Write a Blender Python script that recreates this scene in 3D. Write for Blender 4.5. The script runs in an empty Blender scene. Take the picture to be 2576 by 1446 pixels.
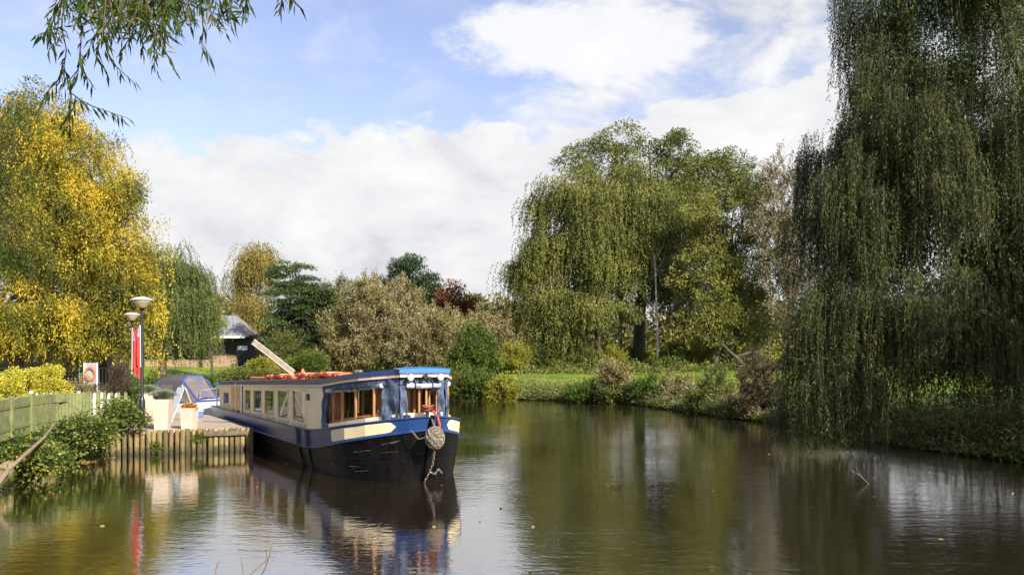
import bpy, math, random
import numpy as np
from mathutils import Vector, Matrix
R = math.radians
random.seed(7); rng = np.random.default_rng(7)
scene = bpy.context.scene
COL = scene.collection
# ------------------------------------------------------------------ camera
HC = 2.55            # eye height above the water
cd = bpy.data.cameras.new('camera'); cam = bpy.data.objects.new('camera', cd); COL.objects.link(cam)
cam.location = (0, 0, HC); cam.rotation_euler = (R(90), 0, 0)
cd.sensor_width = 36; cd.lens = 30.0; cd.shift_y = 0.0749; cd.clip_start = 0.1; cd.clip_end = 5000
scene.camera = cam
scene.render.resolution_x = 1024; scene.render.resolution_y = 574
scene.view_settings.view_transform = 'Standard'; scene.view_settings.look = 'None'
scene.view_settings.exposure = 0.95; scene.view_settings.gamma = 1.0
# ------------------------------------------------------------------ sun + sky
SUN_AZ = 141.0; SUN_EL = 31.0     # azimuth clockwise from +Y
sl = bpy.data.lights.new('sun', 'SUN'); sl.energy = 5.0; sl.angle = R(0.5); sl.color = (1.0, 0.94, 0.84)
sun = bpy.data.objects.new('sun', sl); COL.objects.link(sun)
sv = Vector((math.sin(R(SUN_AZ))*math.cos(R(SUN_EL)), math.cos(R(SUN_AZ))*math.cos(R(SUN_EL)), math.sin(R(SUN_EL))))
sun.rotation_euler = sv.to_track_quat('Z', 'Y').to_euler(); sun.location = (30, -20, 40)

world = bpy.data.worlds.new('World'); scene.world = world; world.use_nodes = True
wt = world.node_tree; wt.nodes.clear()
def wn(t, **k):
    n = wt.nodes.new(t)
    for a, b in k.items(): setattr(n, a, b)
    return n
def setin(n, i, v):
    if v is None: return
    if isinstance(v, bpy.types.NodeSocket): n.id_data.links.new(v, n.inputs[i])
    else: n.inputs[i].default_value = v
def wm(op, a, b=None, c=None, clamp=False):
    n = wn('ShaderNodeMath', operation=op, use_clamp=clamp)
    setin(n, 0, a); setin(n, 1, b); setin(n, 2, c)
    return n.outputs[0]
def wss(x, lo, hi):
    n = wn('ShaderNodeMapRange', interpolation_type='SMOOTHSTEP')
    setin(n, 0, x); n.inputs[1].default_value = lo; n.inputs[2].default_value = hi
    return n.outputs[0]
tc = wn('ShaderNodeTexCoord'); sx = wn('ShaderNodeSeparateXYZ'); wt.links.new(tc.outputs['Generated'], sx.inputs[0])
X, Y, Z = sx.outputs
az = wm('ARCTAN2', X, Y)
hyp = wm('SQRT', wm('ADD', wm('MULTIPLY', X, X), wm('MULTIPLY', Y, Y)))
el = wm('DIVIDE', Z, wm('ADD', hyp, 0.02))
cmb = wn('ShaderNodeCombineXYZ'); setin(cmb, 0, az); setin(cmb, 1, wm('MULTIPLY', el, 1.7)); setin(cmb, 2, 3.1)
def noise(scale, detail, rough=0.55, off=(0, 0, 0), dist=0.0):
    mp = wn('ShaderNodeMapping'); wt.links.new(cmb.outputs[0], mp.inputs[0]); mp.inputs['Location'].default_value = off
    n = wn('ShaderNodeTexNoise'); wt.links.new(mp.outputs[0], n.inputs['Vector'])
    n.inputs['Scale'].default_value = scale; n.inputs['Detail'].default_value = detail; n.inputs['Roughness'].default_value = rough
    n.inputs['Distortion'].default_value = dist
    return n.outputs[0]
n1 = noise(5.0, 8, 0.58, (1.3, 0.2, 0)); n2 = noise(9.0, 6, 0.6, (4.4, 2.1, 0), 0.4); n3 = noise(3.2, 5, 0.5, (7.7, 5.1, 0)); n4 = noise(26, 6, 0.62, (2.2, 9.1, 0))
# the low bank of cloud: below a scalloped edge that climbs to the right
edge = wm('ADD', 0.262, wm('MULTIPLY', wm('ADD', az, 0.2), 0.10))
edge = wm('ADD', edge, wm('MULTIPLY', wm('SUBTRACT', n1, 0.5), 0.16))
edge = wm('ADD', edge, wm('MULTIPLY', wm('SUBTRACT', n4, 0.5), 0.06))
m1 = wss(wm('SUBTRACT', edge, el), -0.003, 0.014)
# clouds over the right half of the view
right = wss(wm('ADD', az, wm('MULTIPLY', wm('SUBTRACT', n3, 0.5), 0.25)), -0.16, 0.10)
cov = wm('ADD', wm('MULTIPLY', n2, 0.9), wm('MULTIPLY', right, 0.42))
m2 = wss(cov, 0.63, 0.98)
# one bright cumulus
dx = wm('DIVIDE', wm('SUBTRACT', az, 0.095), 0.155); dy = wm('DIVIDE', wm('SUBTRACT', el, 0.368), 0.052)
blob = wm('SUBTRACT', 1.15, wm('SQRT', wm('ADD', wm('MULTIPLY', dx, dx), wm('MULTIPLY', dy, dy))))
blob = wss(wm('ADD', blob, wm('ADD', wm('MULTIPLY', wm('SUBTRACT', n1, 0.5), 2.0), wm('MULTIPLY', wm('SUBTRACT', n4, 0.5), 0.9))), 0.0, 0.6)
mask = wm('MAXIMUM', wm('MAXIMUM', m1, m2), wm('MULTIPLY', blob, .93))
veil = wm('ADD', 0.06, wm('MULTIPLY', wss(n2, .45, .75), .25)); mask = wm('ADD', mask, wm('MULTIPLY', wm('SUBTRACT', 1.0, mask), veil))
# thin broken cloud away from the view
back = wss(wm('ABSOLUTE', az), 0.9, 1.5)
mb = wm('MULTIPLY', wss(n3, 0.48, 0.7), 0.55)
mixb = wn('ShaderNodeMix'); setin(mixb, 0, back); setin(mixb, 2, mask); setin(mixb, 3, mb); mask = mixb.outputs[0]
sky = wn('ShaderNodeTexSky', sky_type='NISHITA', sun_disc=False, sun_elevation=R(SUN_EL), sun_rotation=R(SUN_AZ))
sky.air_density = 1.0; sky.dust_density = 0.6; sky.ozone_density = 2.5
bg1 = wn('ShaderNodeBackground'); tint = wn('ShaderNodeMix', data_type='RGBA', blend_type='MULTIPLY'); tint.inputs[0].default_value = 1.0; wt.links.new(sky.outputs[0], tint.inputs[6]); tint.inputs[7].default_value = (1.10, .87, .88, 1)
wt.links.new(tint.outputs[2], bg1.inputs[0]); bg1.inputs[1].default_value = 0.128
ramp = wn('ShaderNodeValToRGB')
bright = wm('ADD', wm('MULTIPLY', n2, 0.55), wm('ADD', wm('MULTIPLY', n1, 0.45), wm('ADD', wm('MULTIPLY', blob, 0.16), wm('MULTIPLY', wss(el, 0.02, 0.20), 0.10))))
bright = wm('SUBTRACT', bright, wm('MULTIPLY', wss(wm('MULTIPLY', right, el), 0.30, 0.42), 0.14))
wt.links.new(bright, ramp.inputs[0])
cr = ramp.color_ramp; cr.elements[0].position = 0.40; cr.elements[0].color = (0.62, 0.64, 0.69, 1)
cr.elements[1].position = 0.68; cr.elements[1].color = (0.98, 0.98, 0.99, 1)
e = cr.elements.new(0.53); e.color = (0.84, 0.845, 0.87, 1)
bg2 = wn('ShaderNodeBackground'); wt.links.new(ramp.outputs[0], bg2.inputs[0]); bg2.inputs[1].default_value = 0.525
ms = wn('ShaderNodeMixShader'); wt.links.new(mask, ms.inputs[0]); wt.links.new(bg1.outputs[0], ms.inputs[1]); wt.links.new(bg2.outputs[0], ms.inputs[2])
wo = wn('ShaderNodeOutputWorld'); wt.links.new(ms.outputs[0], wo.inputs[0])
scene.cycles.max_bounces = 6; scene.cycles.transparent_max_bounces = 6; scene.cycles.diffuse_bounces = 2; scene.cycles.glossy_bounces = 3
scene.cycles.transmission_bounces = 2; scene.cycles.caustics_reflective = False; scene.cycles.caustics_refractive = False

# ------------------------------------------------------------------ helpers
F = 2147.0
def W(px, py, y):
    """a sight line through the survey grid, met at y metres from the eye"""
    return Vector(((px-1288)/F*y, y, HC-(py-915)/F*y))
def tag(o, label=None, cat=None, group=None, kind=None):
    if label: o['label'] = label
    if cat: o['category'] = cat
    if group: o['group'] = group
    if kind: o['kind'] = kind
    return o
def thing(name, label, cat, loc=(0, 0, 0), rz=0, group=None):
    o = bpy.data.objects.new(name, None); COL.objects.link(o); o.location = loc; o.rotation_euler = (0, 0, rz)
    o.empty_display_size = 0.2
    return tag(o, label, cat, group)
def link(name, me, m, parent=None, smooth=False):
    o = bpy.data.objects.new(name, me); COL.objects.link(o)
    if m:
        if isinstance(m, (list, tuple)):
            for q in m: me.materials.append(q)
        else: me.materials.append(m)
    if smooth: me.polygons.foreach_set('use_smooth', [True]*len(me.polygons))
    if parent: o.parent = parent
    return o
class MB:
    def __init__(s): s.v = []; s.f = []; s.mi = []; s.cur = 0
    def add(s, vs, fs):
        n = len(s.v); s.v += [tuple(v) for v in vs]; s.f += [tuple(i+n for i in f) for f in fs]; s.mi += [s.cur]*len(fs); return s
    def box(s, c, size, M=None, taper=1.0, bev=0.0):
        hx, hy, hz = size[0]/2, size[1]/2, size[2]/2
        if bev > 0:
            b = min(bev, hx*.9, hy*.9, hz*.9); vs = []; 
            rings = [(-hz, b), (-hz+b, 0), (hz-b, 0), (hz, b)]
            for z, q in rings:
                t = 1 + (taper-1)*((z+hz)/(2*hz))
                for x, y in ((-hx+b, -hy+q), (hx-b, -hy+q), (hx-q, -hy+b), (hx-q, hy-b), (hx-b, hy-q), (-hx+b, hy-q), (-hx+q, hy-b), (-hx+q, -hy+b)):
                    vs.append((x*t, y*t, z))
            fs = [tuple(range(7, -1, -1)), tuple(range(24, 32))]
            for r in range(3):
                for i in range(8): fs.append((r*8+i, r*8+(i+1) % 8, r*8+8+(i+1) % 8, r*8+8+i))
        else:
            vs = [(x*(taper if z > 0 else 1), y*(taper if z > 0 else 1), z) for z in (-hz, hz) for x, y in ((-hx, -hy), (hx, -hy), (hx, hy), (-hx, hy))]
            fs = [(3, 2, 1, 0), (4, 5, 6, 7), (0, 1, 5, 4), (1, 2, 6, 5), (2, 3, 7, 6), (3, 0, 4, 7)]
        c = Vector(c)
        vs = [(M @ Vector(v) if M else Vector(v))+c for v in vs]
        return s.add(vs, fs)
    def beam(s, a, b, w, h, up=(0, 0, 1), bev=0):
        a = Vector(a); b = Vector(b); d = b-a; L = d.length
        if L < 1e-6: return s
        x = d/L; u = Vector(up); y = u.cross(x)
        if y.length < 1e-4: y = Vector((0, 1, 0)).cross(x)
        y.normalize(); z = x.cross(y)
        return s.box((a+b)/2, (L, w, h), Matrix((x, y, z)).transposed(), bev=bev)
    def tube(s, pts, rad, seg=8, cap=True, closed=False):
        pts = [Vector(p) for p in pts]; n = len(pts)
        if not isinstance(rad, (list, tuple)): rad = [rad]*n
        rings = []; prev = None
        for i, p in enumerate(pts):
            if closed: t = pts[(i+1) % n]-pts[i-1]
            else: t = pts[min(i+1, n-1)]-pts[max(i-1, 0)]
            if t.length < 1e-9: t = Vector((0, 0, 1))
            t.normalize()
            if prev is None: prev = t.orthogonal().normalized()
            u = (prev-t*prev.dot(t))
            u = u.normalized() if u.length > 1e-5 else t.orthogonal().normalized(); prev = u; w = t.cross(u)
            rings.append([p+(u*math.cos(2*math.pi*k/seg)+w*math.sin(2*math.pi*k/seg))*rad[i] for k in range(seg)])
        vs = [v for r in rings for v in r]; fs = []
        m = n if closed else n-1
        for i in range(m):
            j = (i+1) % n
            for k in range(seg): fs.append((i*seg+k, i*seg+(k+1) % seg, j*seg+(k+1) % seg, j*seg+k))
        if cap and not closed: fs.append(tuple(range(seg-1, -1, -1))); fs.append(tuple((n-1)*seg+k for k in range(seg)))
        return s.add(vs, fs)
    def lathe(s, prof, c=(0, 0, 0), seg=20):
        c = Vector(c); vs = []; fs = []
        for r, z in prof:
            for k in range(seg): a = 2*math.pi*k/seg; vs.append(c+Vector((r*math.cos(a), r*math.sin(a), z)))
        for i in range(len(prof)-1):
            for k in range(seg): fs.append((i*seg+k, i*seg+(k+1) % seg, (i+1)*seg+(k+1) % seg, (i+1)*seg+k))
        fs.append(tuple(range(seg-1, -1, -1))); fs.append(tuple((len(prof)-1)*seg+k for k in range(seg)))
        return s.add(vs, fs)
    def loft(s, rows, closed=False):
        n = len(rows[0]); vs = [v for r in rows for v in r]; fs = []
        for i in range(len(rows)-1):
            for k in range(n if closed else n-1): fs.append((i*n+k, i*n+(k+1) % n, (i+1)*n+(k+1) % n, (i+1)*n+k))
        return s.add(vs, fs)
    def prism(s, poly, a, b, M=None, c=(0, 0, 0)):
        """poly in xy, from z=a to z=b"""
        n = len(poly); vs = [Vector((p[0], p[1], a)) for p in poly]+[Vector((p[0], p[1], b)) for p in poly]
        vs = [(M @ v if M else v)+Vector(c) for v in vs]
        return s.add(vs, [tuple(range(n-1, -1, -1)), tuple(range(n, 2*n))]+[(i, (i+1) % n, n+(i+1) % n, n+i) for i in range(n)])
    def build(s, name, m, parent=None, smooth=False, off=None):
        me = bpy.data.meshes.new(name)
        vs = s.v if off is None else [(v[0]-off[0], v[1]-off[1], v[2]-off[2]) for v in s.v]
        me.from_pydata(vs, [], s.f)
        o = link(name, me, m, parent)
        if isinstance(m, (list, tuple)): me.polygons.foreach_set('material_index', s.mi)
        if smooth: me.shade_smooth() if hasattr(me, 'shade_smooth') else None
        if smooth:
            try: me.set_sharp_from_angle(angle=R(40))
            except Exception: pass
        me.update(); return o
# ------------------------------------------------------------------ materials
MATS = {}
def newmat(name):
    m = bpy.data.materials.new(name); m.use_nodes = True; nt = m.node_tree; nt.nodes.clear()
    o = nt.nodes.new('ShaderNodeOutputMaterial'); p = nt.nodes.new('ShaderNodeBsdfPrincipled'); nt.links.new(p.outputs[0], o.inputs[0])
    MATS[name] = m; return m, nt, p, o
def rgba(c): return (c[0], c[1], c[2], 1)
def mat(name, c, rough=0.6, c2=None, scale=4.0, bump=0.0, bscale=30.0, metal=0.0, stretch=(1, 1, 1), spec=0.5, c3=None, lo=0.35, hi=0.65, bdist=0.02, coord='Object'):
    m, nt, p, o = newmat(name)
    p.inputs['Base Color'].default_value = rgba(c); p.inputs['Roughness'].default_value = rough; p.inputs['Metallic'].default_value = metal
    p.inputs['Specular IOR Level'].default_value = spec
    t = nt.nodes.new('ShaderNodeTexCoord'); mp = nt.nodes.new('ShaderNodeMapping'); nt.links.new(t.outputs[coord], mp.inputs[0]); mp.inputs['Scale'].default_value = stretch
    if c2 is None: c2 = tuple(q*0.78 for q in c)
    n = nt.nodes.new('ShaderNodeTexNoise'); n.inputs['Scale'].default_value = scale; n.inputs['Detail'].default_value = 6; n.inputs['Roughness'].default_value = 0.65
    nt.links.new(mp.outputs[0], n.inputs['Vector'])
    r = nt.nodes.new('ShaderNodeValToRGB'); r.color_ramp.elements[0].position = lo; r.color_ramp.elements[1].position = hi
    r.color_ramp.elements[0].color = rgba(c2); r.color_ramp.elements[1].color = rgba(c)
    if c3: q = r.color_ramp.elements.new((lo+hi)/2); q.color = rgba(c3)
    nt.links.new(n.outputs[0], r.inputs[0]); nt.links.new(r.outputs[0], p.inputs['Base Color'])
    if bump:
        n2 = nt.nodes.new('ShaderNodeTexNoise'); n2.inputs['Scale'].default_value = bscale; n2.inputs['Detail'].default_value = 4
        nt.links.new(mp.outputs[0], n2.inputs['Vector'])
        b = nt.nodes.new('ShaderNodeBump'); b.inputs['Strength'].default_value = bump; b.inputs['Distance'].default_value = bdist
        nt.links.new(n2.outputs[0], b.inputs['Height']); nt.links.new(b.outputs[0], p.inputs['Normal'])
    return m
def leafmat(name, cols, pos=None, clump=0.8, trans=0.3, rough=0.5, mixn=0.45):
    """hue differs leaf by leaf and bough by bough"""
    m, nt, p, o = newmat(name)
    g = nt.nodes.new('ShaderNodeNewGeometry'); t = nt.nodes.new('ShaderNodeTexCoord')
    n = nt.nodes.new('ShaderNodeTexNoise'); n.inputs['Scale'].default_value = clump; n.inputs['Detail'].default_value = 3
    nt.links.new(t.outputs['Object'], n.inputs['Vector'])
    mr = nt.nodes.new('ShaderNodeMapRange'); mr.inputs[1].default_value = 0.3; mr.inputs[2].default_value = 0.7; nt.links.new(n.outputs[0], mr.inputs[0])
    mx = nt.nodes.new('ShaderNodeMix'); mx.inputs[0].default_value = mixn
    nt.links.new(g.outputs['Random Per Island'], mx.inputs[2]); nt.links.new(mr.outputs[0], mx.inputs[3])
    r = nt.nodes.new('ShaderNodeValToRGB'); nt.links.new(mx.outputs[0], r.inputs[0])
    k = len(cols); pos = pos or [0.15+0.7*i/(k-1) for i in range(k)]
    r.color_ramp.elements[0].position = pos[0]; r.color_ramp.elements[0].color = rgba(cols[0])
    r.color_ramp.elements[1].position = pos[-1]; r.color_ramp.elements[1].color = rgba(cols[-1])
    for i in range(1, k-1): q = r.color_ramp.elements.new(pos[i]); q.color = rgba(cols[i])
    nt.links.new(r.outputs[0], p.inputs['Base Color']); p.inputs['Roughness'].default_value = rough; p.inputs['Specular IOR Level'].default_value = 0.18
    tr = nt.nodes.new('ShaderNodeBsdfTranslucent'); nt.links.new(r.outputs[0], tr.inputs[0])
    ms_ = nt.nodes.new('ShaderNodeMixShader'); ms_.inputs[0].default_value = trans
    nt.links.new(p.outputs[0], ms_.inputs[1]); nt.links.new(tr.outputs[0], ms_.inputs[2]); nt.links.new(ms_.outputs[0], o.inputs[0])
    return m
M_bark = mat('bark', (.10, .08, .055), .9, (.045, .036, .026), 6, .6, 14, stretch=(1, 1, .25))
M_birch = mat('birch_bark', (.40, .37, .31), .8, (.10, .085, .07), 5, .3, 14, stretch=(1, 1, 2.5), lo=.36, hi=.5)
M_redbark = mat('red_bark', (.16, .085, .055), .9, (.07, .04, .03), 6, .5, 14, stretch=(1, 1, .3))
M_twig = mat('twig_bark', (.16, .10, .04), .7, (.09, .055, .025), 8)
M_dead = mat('dead_twig', (.26, .19, .12), .8, (.14, .10, .06), 8)
L_yellow = leafmat('yellow_leaves', [(.055, .075, .018), (.17, .175, .03), (.46, .35, .035), (.72, .54, .055)], clump=.45, trans=.35, mixn=.62)
L_willow = leafmat('willow_leaves', [(.018, .036, .013), (.036, .060, .018), (.068, .092, .024), (.12, .125, .030)], clump=1.1, trans=.22, mixn=.5)
L_willow2 = leafmat('far_willow_leaves', [(.05, .075, .02), (.10, .13, .035), (.17, .20, .055)], clump=.8, trans=.25)
L_central = leafmat('olive_leaves', [(.042, .052, .014), (.10, .118, .028), (.175, .185, .045), (.28, .255, .065)], clump=.32, trans=.28, mixn=.55)
L_central2 = leafmat('mid_green_leaves', [(.06, .08, .02), (.12, .14, .03), (.22, .22, .045)], clump=.3, trans=.28, mixn=.5)
L_sunny = leafmat('sunny_leaves', [(.06, .075, .018), (.15, .165, .038), (.25, .255, .06), (.34, .31, .08)], clump=.4, trans=.3, mixn=.5)  # brighter leaf colours put the sun on the right-hand tree into its colour
L_dark = leafmat('pine_needles', [(.018, .040, .016), (.035, .065, .025), (.065, .10, .04)], clump=.6, trans=.1)
L_pine = leafmat('soft_pine_needles', [(.03, .055, .02), (.06, .095, .03), (.12, .15, .05)], clump=.6, trans=.15)
L_tan = leafmat('tan_leaves', [(.085, .080, .025), (.19, .165, .06), (.32, .27, .12), (.46, .40, .22)], clump=.4, trans=.25)
L_rust = leafmat('rust_leaves', [(.08, .03, .012), (.19, .075, .03), (.28, .13, .05)], clump=.5, trans=.25)
L_gold = leafmat('golden_birch_leaves', [(.09, .09, .022), (.22, .175, .04), (.36, .27, .08)], clump=.5, trans=.28)
L_green = leafmat('fresh_green_leaves', [(.035, .065, .012), (.08, .125, .02), (.15, .20, .03)], clump=.8, trans=.28)
L_lime = leafmat('lime_leaves', [(.12, .14, .02), (.26, .26, .035), (.42, .36, .05)], clump=.8, trans=.3)
L_bush = leafmat('golden_bush_leaves', [(.22, .22, .02), (.50, .46, .05), (.72, .64, .11)], clump=2.5, trans=.3)
L_grey = leafmat('grey_green_leaves', [(.09, .10, .06), (.17, .18, .10), (.26, .26, .15)], clump=.4, trans=.25)
L_brown = leafmat('brown_leaves', [(.045, .034, .02), (.095, .07, .04), (.16, .12, .07)], clump=.9, trans=.2)
L_bramble = leafmat('bramble_leaves', [(.025, .05, .012), (.065, .105, .022), (.16, .19, .035), (.42, .34, .06)], pos=[.1, .4, .72, .95], clump=1.4, trans=.22, mixn=.3)
L_near = leafmat('near_willow_leaves', [(.022, .045, .010), (.045, .08, .016), (.10, .12, .025), (.62, .36, .04)], pos=[.1, .5, .8, .95], clump=3, trans=.35, mixn=.35)
L_sage = leafmat('sage_grass', [(.16, .19, .11), (.30, .33, .22)], clump=3, trans=.2)
L_flower = leafmat('autumn_flowers', [(.09, .10, .02), (.40, .16, .03), (.55, .28, .06)], clump=6, trans=.2, mixn=.2)
L_bare = leafmat('sparse_brown_leaves', [(.13, .11, .06), (.24, .20, .12), (.34, .30, .19)], clump=.5, trans=.2)
L_far = leafmat('far_wood_leaves', [(.08, .085, .03), (.16, .15, .06), (.24, .22, .10)], clump=.25, trans=.2)
# ------------------------------------------------------------------ leaves
def unit(a): return a/np.maximum(np.linalg.norm(a, axis=-1, keepdims=True), 1e-9)
def quads(name, V, m, parent=None):
    """V (n,4,3): n separate four-cornered leaves in one mesh"""
    n = V.shape[0]; me = bpy.data.meshes.new(name)
    me.vertices.add(n*4); me.vertices.foreach_set('co', V.reshape(-1).astype(np.float32))
    me.loops.add(n*4); me.loops.foreach_set('vertex_index', np.arange(n*4, dtype=np.int32))
    me.polygons.add(n); me.polygons.foreach_set('loop_start', np.arange(0, n*4, 4, dtype=np.int32))
    try: me.polygons.foreach_set('loop_total', np.full(n, 4, dtype=np.int32))
    except Exception: pass
    me.update(calc_edges=True); return link(name, me, m, parent)
def leaves(P, D, L, Wd, off=(0, 0, 0)):
    n = len(P); D = unit(D); S = unit(np.cross(D, rng.normal(size=(n, 3))))
    L = (L*rng.uniform(.7, 1.25, n))[:, None]; Wd = (Wd*rng.uniform(.75, 1.2, n))[:, None]
    N = np.cross(D, S)*L*rng.uniform(-.12, .12, (n, 1))
    P = P-np.array(off)
    return np.stack([P, P+D*L*.42+S*Wd/2+N, P+D*L, P+D*L*.42-S*Wd/2+N], axis=1)
def limbs(mb, base, tops, r0, bend=.15, seg=6):
    """trunk from base to a crown heart, then a limb to each top"""
    base = np.array(base, float)
    for t in tops:
        t = np.array(t, float); n = 5; pts = []
        for i in range(n+1):
            q = i/n; p = base+(t-base)*q; p[2] += math.sin(q*math.pi)*bend*np.linalg.norm(t-base)*.6
            p += rng.normal(size=3)*.03*np.linalg.norm(t-base)*(0 < i < n); pts.append(p)
        mb.tube(pts, [r0*(1-.85*i/n) for i in range(n+1)], seg)
def lobe_world(lobes, y):
    out = []
    for l in lobes:
        px, py, rx, ry = l[:4]; dy = l[4] if len(l) > 4 else 0; dep = l[5] if len(l) > 5 else .9
        c = W(px, py, y+dy); k = (y+dy)/F; out.append((np.array(c), np.array((rx*k, rx*k*dep, ry*k))))
    return out
def pick(lobes, n, lo=.45):
    w = np.array([r[0]*r[1]*r[2] for c, r in lobes])**(.66); w /= w.sum()
    idx = rng.choice(len(lobes), n, p=w); d = unit(rng.normal(size=(n, 3)))
    q = rng.uniform(lo**2, 1, n)**.5
    C = np.array([c for c, r in lobes])[idx]; Rr = np.array([r for c, r in lobes])[idx]
    return C+d*Rr*q[:, None], d, C
def broad(lobes, nc, per, rc, L, Wd, droop=.2, flat=.75, lo=.45, up=0):
    P0, d, C = pick(lobes, nc, lo)
    rcs = rc*rng.uniform(.45, 1.5, nc); cnt = rng.poisson(per*(rcs/rc)**1.6)+2
    idx = np.repeat(np.arange(nc), cnt); n = len(idx)
    g = unit(rng.normal(size=(n, 3)))*(rng.uniform(.15, 1, (n, 1))**.5)
    g[:, 2] *= flat
    P = P0[idx]+g*rcs[idx][:, None]
    D = g*1.0+d[idx]*.7+rng.normal(size=(n, 3))*.5; D[:, 2] += up-droop
    return leaves(P, D, L, Wd), P0
def sprays(lobes, n, rays, ls, L, Wd, up=.7, step=None, lo=.35, spread=.5, loose=.5):
    """bundles of leafy shoots fanning up and out"""
    P0, d, C = pick(lobes, n, lo); nr = rng.poisson(rays, n)+2; ci = np.repeat(np.arange(n), nr); m = len(ci)
    dr = d[ci]*.6+rng.normal(size=(m, 3))*loose; dr[:, 2] += up; dr = unit(dr); Ls = ls*rng.uniform(.35, 1.35, m)*rng.uniform(.6, 1.3, n)[ci]
    step = step or L*.6; k = np.maximum((Ls/step).astype(int), 2); si = np.repeat(np.arange(m), k); q = len(si); st = np.concatenate([[0], np.cumsum(k)[:-1]])
    t = (np.arange(q)-np.repeat(st, k))/np.repeat(k, k)
    P = P0[ci][si]-dr[si]*(Ls[si]*.4)[:, None]+dr[si]*(Ls[si]*t)[:, None]; P[:, 2] -= .12*Ls[si]*t**2; P += rng.normal(size=(q, 3))*L*.15
    return leaves(P, dr[si]*.6+rng.normal(size=(q, 3))*spread, L, Wd), P0
def weep(lobes, nc, strands, rc, slen, L, Wd, floor=None, step=None, lo=.3, sway=.10, stems=False, spread=.5):
    """curtains of hanging strands: returns leaf quads, stem quads and curtain anchors"""
    P0, d, C = pick(lobes, nc, lo)
    low = d[:, 2] < -.1; P0[low, 2] += 1.0*np.abs(P0[low, 2]-C[low, 2])
    ns = rng.poisson(strands, nc)+3; ci = np.repeat(np.arange(nc), ns); m = len(ci)
    A = P0[ci]+rng.normal(size=(m, 3))*rc*np.array([1, 1, .35])
    Ls = slen*rng.uniform(.35, 1.25, m)*rng.uniform(.6, 1.2, nc)[ci]
    if floor is not None:
        fl = floor(A[:, 0], A[:, 1]); Ls = np.minimum(Ls, np.maximum(A[:, 2]-fl-rng.uniform(0, .5, m)**2, .1))
    out = unit(np.stack([d[ci, 0], d[ci, 1], np.zeros(m)], 1)+rng.normal(size=(m, 3))*.4*np.array([1, 1, 0]))*rc*1.2
    step = step or L*.45
    k = np.maximum((Ls/step).astype(int), 2); si = np.repeat(np.arange(m), k); n = len(si)
    st = np.concatenate([[0], np.cumsum(k)[:-1]]); t = (np.arange(n)-np.repeat(st, k))/np.repeat(k, k)
    sw = rng.normal(size=(m, 3))*sway*np.array([1, 1, 0]); ph = rng.uniform(0, 6, m)
    def pos(si, t):
        o = out[si]*(1-np.exp(-3*t))[:, None]+sw[si]*(np.sin(t*3+ph[si]))[:, None]*Ls[si][:, None]*.35
        p = A[si]+o; p[:, 2] += .12*rc*np.sin(np.minimum(t*6, 3.14))-Ls[si]*t; return p
    P = pos(si, t)+rng.normal(size=(n, 3))*L*.16
    D = rng.normal(size=(n, 3))*spread; D[:, 2] -= 1.0
    lv = leaves(P, D, L, Wd); sq = None
    if stems:
        seg = 7; sel = np.arange(m); rows = [pos(sel, np.full(m, i/seg)) for i in range(seg+1)]; sq = []
        s_ = unit(rng.normal(size=(m, 3))*np.array([1, 1, 0]))*stems
        for i in range(seg): sq.append(np.stack([rows[i]-s_, rows[i]+s_, rows[i+1]+s_*.8, rows[i+1]-s_*.8], 1))
        sq = np.concatenate(sq)
    return lv, sq, P0
# ------------------------------------------------------------------ land and water
RIVER = [(-9.0, 7.5), (-9.3, 12), (-10.4, 17.4), (-11.6, 21), (-12.0, 23.6), (-7.94, 25.6), (-10.75, 31), (-11.2, 31.9), (-15, 35.5), (-17, 41),
         (-22, 50), (-27, 62), (-22.7, 72), (-12.7, 70), (-4.5, 65), (3, 60), (8, 54.7), (10.6, 40.5), (11.6, 37.2), (11.9, 31), (12.6, 26), (13.6, 21.9), (17, 15), (20, 7.5)]
RP = np.array(RIVER, float)
def sdist(x, y):
    """signed distance to the water's edge, positive on land"""
    p = np.stack([np.asarray(x, float), np.asarray(y, float)], -1); a = RP; b = np.roll(RP, -1, 0)
    d = np.full(p.shape[:-1], 1e9); ins = np.zeros(p.shape[:-1], bool)
    for i in range(len(a)):
        e = b[i]-a[i]; w = p-a[i]; t = np.clip((w@e)/(e@e), 0, 1)
        q = w-t[..., None]*e; d = np.minimum(d, np.sqrt((q**2).sum(-1)))
        c = ((a[i, 1] > p[..., 1]) != (b[i, 1] > p[..., 1])) & (p[..., 0] < (b[i, 0]-a[i, 0])*(p[..., 1]-a[i, 1])/(b[i, 1]-a[i, 1]+1e-12)+a[i, 0])
        ins ^= c
    return np.where(ins, -d, d)
def ss(x, a, b): t = np.clip((x-a)/(b-a), 0, 1); return t*t*(3-2*t)
def gh(x, y):
    x = np.asarray(x, float); y = np.asarray(y, float); sd = sdist(x, y)
    far = 1.10*ss(sd, -.25, 1.8)+.18*ss(sd, 1.5, 5)+.030*np.clip(sd-4, 0, 36)
    far = far+.75*ss(y, 70, 83)*ss(-x, 4, 14)*ss(sd, 1, 6)
    far = far+(.10*np.sin(x*.35+1)*np.sin(y*.27)+.05*np.sin(x*1.1)*np.cos(y*.9))*ss(sd, .5, 4)
    near = .62*ss(sd, -.1, 1.7)
    w = ss(y, 36, 50)*(x < 0)+(x >= 0)*1.0
    w = np.where(x < 0, ss(y, 36, 50), ss(y, 8, 14)*1.0)
    h = near*(1-w)+far*w
    return np.where(sd < 0, np.minimum(h, 0)-.9*ss(-sd, 0, 1.5)-.03, h-.03)
def grid_axis(lo, hi, step, ext):
    core = np.arange(lo, hi+1e-6, step); o = [step]
    while sum(o) < ext: o.append(o[-1]*1.18)
    o = np.cumsum(o); return np.concatenate([lo-o[::-1], core, hi+o])
gx = grid_axis(-34, 24, .45, 1500); gy = grid_axis(4, 84, .45, 1500)
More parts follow.
